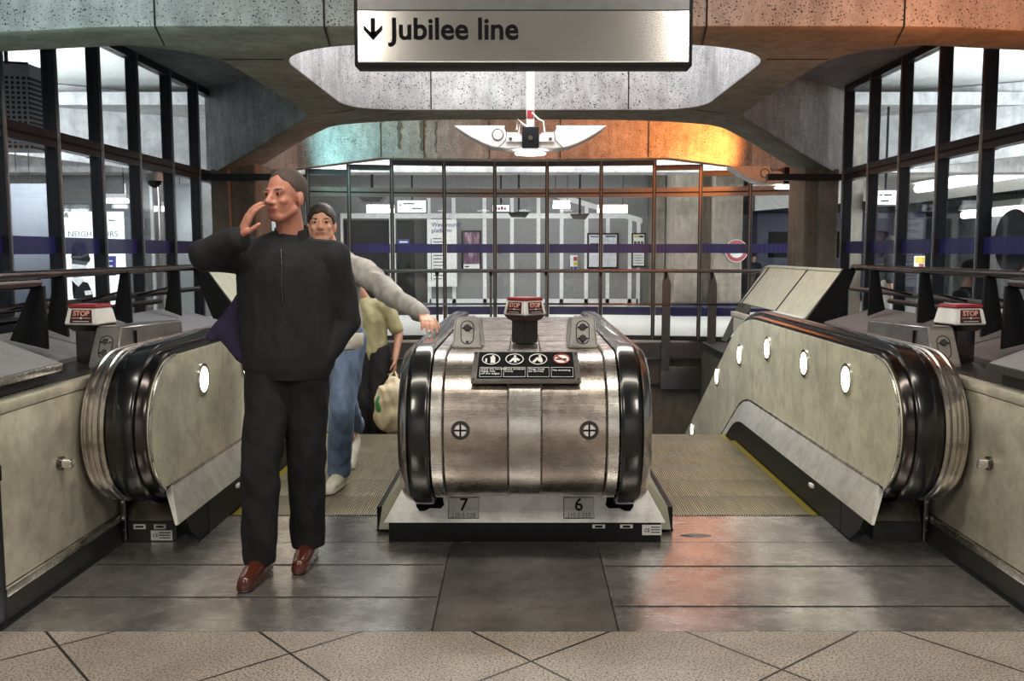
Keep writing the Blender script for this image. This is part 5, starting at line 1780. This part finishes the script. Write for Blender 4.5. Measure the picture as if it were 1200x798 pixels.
# ---- the man in the grey hoodie, a hand on the console's handrail
J = dict(head=(-1.175, 5.42, 1.575), yaw=radians(8), tilt=radians(-8), neck=(-1.13, 5.50, 1.39),
         sh_r=(-1.31, 5.56, 1.315), sh_l=(-.965, 5.48, 1.315),
         el_r=(-1.40, 5.62, 1.05), wr_r=(-1.36, 5.44, .86),
         el_l=(-.735, 5.27, 1.16), wr_l=(-.545, 5.01, 1.078),
         hip_r=(-1.20, 5.58, .87), hip_l=(-1.06, 5.56, .87),
         kn_r=(-1.16, 5.86, .50), ankle_r=(-1.155, 6.20, .25), kn_l=(-1.075, 5.42, .49), ankle_l=(-1.13, 5.56, .10),
         toe_r=(.03, -1, 0), toe_l=(-.12, -1, 0), lift_r=.13,
         hand_l=((.30, -.92, -.28), (0, -.2, -1), (.9, .3, 0), .45), hand_r=((0, -.3, -1), (1, 0, 0), (0, -1, 0), .6))
C = dict(ground=0.0, skin='skin_b', brow='hair_dark', hair='hair_dark', hair_thick=.012, hair_front=.058, hair_back=-.07,
         trousers='jeans', top='hoodie', top_name='hoodie', hem_z=.90, shoe='shoe_white', wid=.155, sleeve=.056, knee=.074, hem=.066, fold=(.014, 9, 7, 4.4))
p2, T, V, hd = person('person', 'person in a grey hoodie and blue jeans reaching for the console handrail', J, C, .006)
bm = new_bm()
B = Blob()
B.cap((-1.125, 5.445, 1.34), (-1.12, 5.425, 1.18), .035, .042, flat=.7, axis=(1, 0, 0))
B.cap((-1.12, 5.425, 1.18), (-1.115, 5.43, .98), .042, .05, flat=.7, axis=(1, 0, 0))
obj('undershirt', B.mesh(.008, 3, fold=(.004, 9, 5, 1.2)), 'ink', p2, smooth=False)
B = Blob()
B.cap((-1.20, 5.53, .90), (-1.07, 5.52, .90), .112, .112, flat=1)
me = B.mesh(.008, 3, fold=(.006, 9, 8, 2.2))
bmx = bmesh.new(); bmx.from_mesh(me)
for zc, no in ((.94, (0, 0, 1)), (.85, (0, 0, -1))):
    bmesh.ops.bisect_plane(bmx, geom=list(bmx.verts)+list(bmx.edges)+list(bmx.faces), plane_co=(0, 0, zc), plane_no=no, clear_outer=True)
    bmesh.ops.holes_fill(bmx, edges=[e for e in bmx.edges if e.is_boundary])
bmx.to_mesh(me); bmx.free()
obj('shirt_tail', me, 'white_cloth', p2, smooth=True)
rows = [[(-1.13+rr*cos(2*pi*q/24), 5.53+rr*.95*sin(2*pi*q/24)+.02, 1.36+h+.035*sin(2*pi*q/24)) for q in range(24)] for rr, h in ((.115, -.02), (.118, .03), (.095, .045), (.085, .0))]
obj('hood', grid_sweep(new_bm(), rows, True, False), 'hoodie', hd)

# ---- the third walker, khaki shirt and carrier bag, one step lower
G3 = -.3345
J = dict(head=(-1.47, 7.960, 1.195), yaw=radians(5), tilt=radians(-6), neck=(-1.40, 8.050, 1.01),
         sh_r=(-1.50, 8.070, .945), sh_l=(-1.20, 8.060, .945),
         el_r=(-1.53, 8.090, .68), wr_r=(-1.47, 7.970, .47),
         el_l=(-1.095, 8.070, .70), wr_l=(-1.115, 7.940, .50),
         hip_r=(-1.41, 8.070, .49), hip_l=(-1.27, 8.070, .49),
         kn_r=(-1.41, 7.990, .10), ankle_r=(-1.41, 8.040, G3+.10), kn_l=(-1.27, 7.970, .10), ankle_l=(-1.27, 8.040, G3+.10),
         toe_r=(0, -1, 0), toe_l=(0, -1, 0),
         hand_l=((.0, -.12, -1), (-1, 0, 0), (0, -1, 0), 1.0), hand_r=((0, -.3, -1), (1, 0, 0), (0, -1, 0), .6))
C = dict(ground=G3, skin='skin_c', brow='hair_dark', hair='hair_dark', hair_thick=.012, hair_front=.05, hair_back=-.07,
         trousers='trouser_dark', top='khaki', top_name='shirt', hem_z=.47, shoe='leather', wid=.150, bare='lr', k=.96, fold=(.008, 8, 6, 7.4))
p3, T, V, sh3 = person('person', 'person in a khaki shirt and dark trousers carrying a bag, behind the hoodie wearer', J, C, .008)
bag = thing('carrier_bag', 'full cream carrier bag with a green mark, in the third walker\'s hand', 'bag', (-1.13, 7.90, -.12))
B = Blob()
B.cap((-1.12, 7.80, .05), (-1.12, 7.80, .17), .165, .150, flat=.55, axis=(1, 0, 0), seg=24)
B.cap((-1.12, 7.80, .17), (-1.12, 7.815, .29), .150, .075, flat=.5, axis=(1, 0, 0), seg=24)
obj('body', B.mesh(.010, 6, fold=(.016, 11, 5, 2.7)), 'bag_cream', bag, smooth=False)
for dx in (-.05, .05):
    obj('handle', tube(new_bm(), [(-1.13+dx, 7.80, .28), (-1.12+dx*.5, 7.86, .375), (-1.115, 7.925, .402), (-1.12+dx*.5, 7.915, .37), (-1.13+dx*.9, 7.85, .28)], .008, 8), 'bag_cream', bag)
M['green'] = plain('green_print', (.03, .22, .07), .5)
B = Blob(); B.ell((-1.225, 7.75, .13), (.035, .025, .09))
obj('printed_mark', B.mesh(.008, 3), 'green', bag, smooth=False)

# ---- passers-by outside the right glazing and in the far passage
def simple_person(label, x, y, ground, h, yaw, C, seated=False, vox=.012):
    k = h/1.75
    z = lambda v: ground+v*k
    Rz = Matrix.Rotation(yaw, 3, 'Z')
    def P(a, b, c): 
        v = Rz @ Vector((a*k, b*k, 0)); return (x+v.x, y+v.y, z(c))
    d = Rz @ Vector((0, -1, 0))
    if not seated:
        J = dict(head=P(0, -.03, 1.63), neck=P(0, .02, 1.45), sh_r=P(-.19, .02, 1.38), sh_l=P(.19, .02, 1.38), el_r=P(-.25, .03, 1.10), el_l=P(.25, .03, 1.10),
                 wr_r=P(-.24, -.06, .86), wr_l=P(.24, -.06, .86), hip_r=P(-.08, .02, .90), hip_l=P(.08, .02, .90), kn_r=P(-.09, -.04, .5), kn_l=P(.09, .0, .5), ankle_r=P(-.09, .02, .1), ankle_l=P(.09, .06, .1))
    else:
        J = dict(head=P(0, -.05, 1.20), neck=P(0, .0, 1.02), sh_r=P(-.20, .0, .95), sh_l=P(.20, .0, .95), el_r=P(-.25, -.06, .68), el_l=P(.25, -.06, .68),
                 wr_r=P(-.12, -.28, .60), wr_l=P(.12, -.28, .60), hip_r=P(-.09, .02, .50), hip_l=P(.09, .02, .50), kn_r=P(-.11, -.42, .50), kn_l=P(.11, -.42, .50), ankle_r=P(-.11, -.40, .10), ankle_l=P(.11, -.40, .10))
    J.update(yaw=yaw, toe_r=tuple(d), toe_l=tuple(d))
    f = Rz @ Vector((0, -.4, -1)) if not seated else Rz @ Vector((0, -1, -.1))
    for s, sg in (('l', -1), ('r', 1)):
        J['hand_'+s] = (tuple(f), tuple(Rz @ Vector((sg, 0, 0))) if not seated else (0, 0, -1), tuple(d) if not seated else tuple(Rz @ Vector((sg, 0, 0))), .6)
    C = dict(C); C.update(ground=ground, k=k)
    return person('person', label, J, C, vox)
base = dict(skin='skin_b', brow='hair_dark', hair='hair_dark', hair_thick=.012, hair_front=.05, hair_back=-.07, trousers='trouser_dark', top='jacket', top_name='jacket', shoe='leather', wid=.165)
sp = at(1132, 330, 9.35)
bench = thing('bench', 'dark bench under the seated passenger outside the right glazing', 'bench', (sp.x+.05, 9.35, 0))
obj('seat', box(sp.x-.7, sp.x+.7, 9.20, 9.62, .30, .33, .01), 'slate', bench)
for dx in (-.6, .6):
    obj('leg', box(sp.x+dx-.03, sp.x+dx+.03, 9.26, 9.56, 0.001, .30, .005), 'mullion', bench)
simple_person('person in a dark suit seated on a bench outside the right glazing', sp.x, 9.32, 0.0, 1.78, radians(48), dict(base, hem_z=.45, wid=.18), True)
sp = at(1029, 300, 15.5)
simple_person('standing person in a dark top and pale trousers beyond the right glazing', sp.x, 15.0, 0.0, 1.66, radians(70), dict(base, hem_z=.92, trousers='white_cloth'))
sp = at(878, 320, 27.0)
simple_person('small distant person in dark clothes in the passage by the pillar', sp.x, 26.5, 0.0, 1.34, radians(0), dict(base, hem_z=.62), vox=.016)
# ================================================================ LIGHT
w = bpy.data.worlds.new('world'); SC.world = w; w.use_nodes = True
w.node_tree.nodes['Background'].inputs[0].default_value = (.75, .80, .9, 1)
w.node_tree.nodes['Background'].inputs[1].default_value = .35
def area(name, loc, target, sx, sy, power, col=(1, 1, 1)):
    l = bpy.data.lights.new(name, 'AREA'); l.shape = 'RECTANGLE'; l.size = sx; l.size_y = sy
    l.energy = power; l.color = col
    o = bpy.data.objects.new(name, l); COL.objects.link(o); o.location = loc
    o.rotation_euler = (Vector(target)-Vector(loc)).to_track_quat('-Z', 'Y').to_euler()
    return o
def spot(name, loc, target, power, col, ang=80, r=.08, blend=.6):
    l = bpy.data.lights.new(name, 'SPOT'); l.energy = power; l.color = col; l.spot_size = radians(ang); l.spot_blend = blend; l.shadow_soft_size = r
    o = bpy.data.objects.new(name, l); COL.objects.link(o); o.location = loc
    o.rotation_euler = (Vector(target)-Vector(loc)).to_track_quat('-Z', 'Y').to_euler()
    return o
WARM = (1, .93, .80)
area('hall_light', (-1.8, .6, 3.85), (-1.4, 2.0, 0), .5, 2.6, 130, WARM)
area('hall_light', (1.8, .6, 3.85), (1.4, 2.0, 0), .5, 2.6, 130, WARM)
area('rear_light', (0, -4.2, 3.85), (0, -5.6, 1.2), 8, .6, 430, (1, .97, .92))
area('hall_light', (0, 3.2, 3.88), (0, 3.2, 0), 5, .3, 110, WARM)  # unseen lamp added to brighten the floor before the escalators
# unseen area lamp below the closed coffer top, brightens its walls
area('coffer_light', (0, 8.1, 3.95), (0, 8.1, 0), 3.0, 2.2, 170, (.97, .96, 1))
# coloured uplighters on the beams
TEAL = (.42, .95, .95); ORANGE = (1, .27, .05)
spot('teal_uplight', (-2.9, 4.7, 2.1), (-2.3, 6.1, 3.35), 85, (.6, .95, .97), 115)
spot('orange_uplight', (2.9, 4.7, 2.1), (2.3, 6.1, 3.35), 130, ORANGE, 115)
spot('teal_uplight', (-3.05, 13.35, 2.75), (-1.2, 14.5, 3.2), 110, TEAL, 150)
spot('orange_uplight', (3.05, 13.35, 2.75), (1.2, 14.5, 3.2), 430, ORANGE, 150)
spot('orange_uplight', (1.5, 10.7, 3.6), (1.3, 14.6, 3.1), 130, ORANGE, 130)  # added spot hidden up in the coffer, evens the orange wash
spot('teal_uplight', (-1.6, 10.7, 3.6), (-1.5, 14.6, 3.1), 70, TEAL, 130)  # added spot hidden up in the coffer, evens the teal wash
# neighbouring bays
for s in (-1, 1):
    area('bay_light', (s*8.0, 11.3, 2.9), (s*9.2, 14.6, 3.9), 4.0, 1.2, 620, (.90, .96, 1))
    area('bay_low_light', (s*8.5, 12, 4.0), (s*8.5, 13, 0), 4, 4, 60, (.95, .98, 1))
# concourse
area('concourse_light', (-4.5, 20.0, 3.7), (-4.5, 20.5, 0), 5, 2, 300, (1, .98, .95))
area('concourse_light', (1.0, 20.5, 3.7), (1.0, 21, 0), 5, 2, 300, (1, .98, .95))
area('concourse_light', (6.0, 18.0, 3.7), (6.0, 19, 0), 3, 2, 420, (1, .98, .95))
area('concourse_ceiling_fill', (0, 17.2, 3.0), (0, 17.4, 4), 9, .5, 560, (1, 1, 1))  # unseen lamp added below the concourse ceiling to brighten it
area('well_fill', (0, 6.4, 2.80), (0, 6.2, 0), 2.4, .25, 55, WARM)  # unseen lamp added over the escalator well to brighten the balustrade panels
SC.view_settings.view_transform = 'Standard'
SC.view_settings.look = 'None'
SC.view_settings.exposure = 0.0
SC.view_settings.gamma = 1
SC.view_settings.use_curve_mapping = False
SC.cycles.max_bounces = 7; SC.cycles.diffuse_bounces = 3; SC.cycles.glossy_bounces = 4; SC.cycles.transparent_max_bounces = 14
SC.cycles.caustics_reflective = False; SC.cycles.caustics_refractive = False
SC.cycles.sample_clamp_indirect = 4
SC.cycles.use_denoising = True
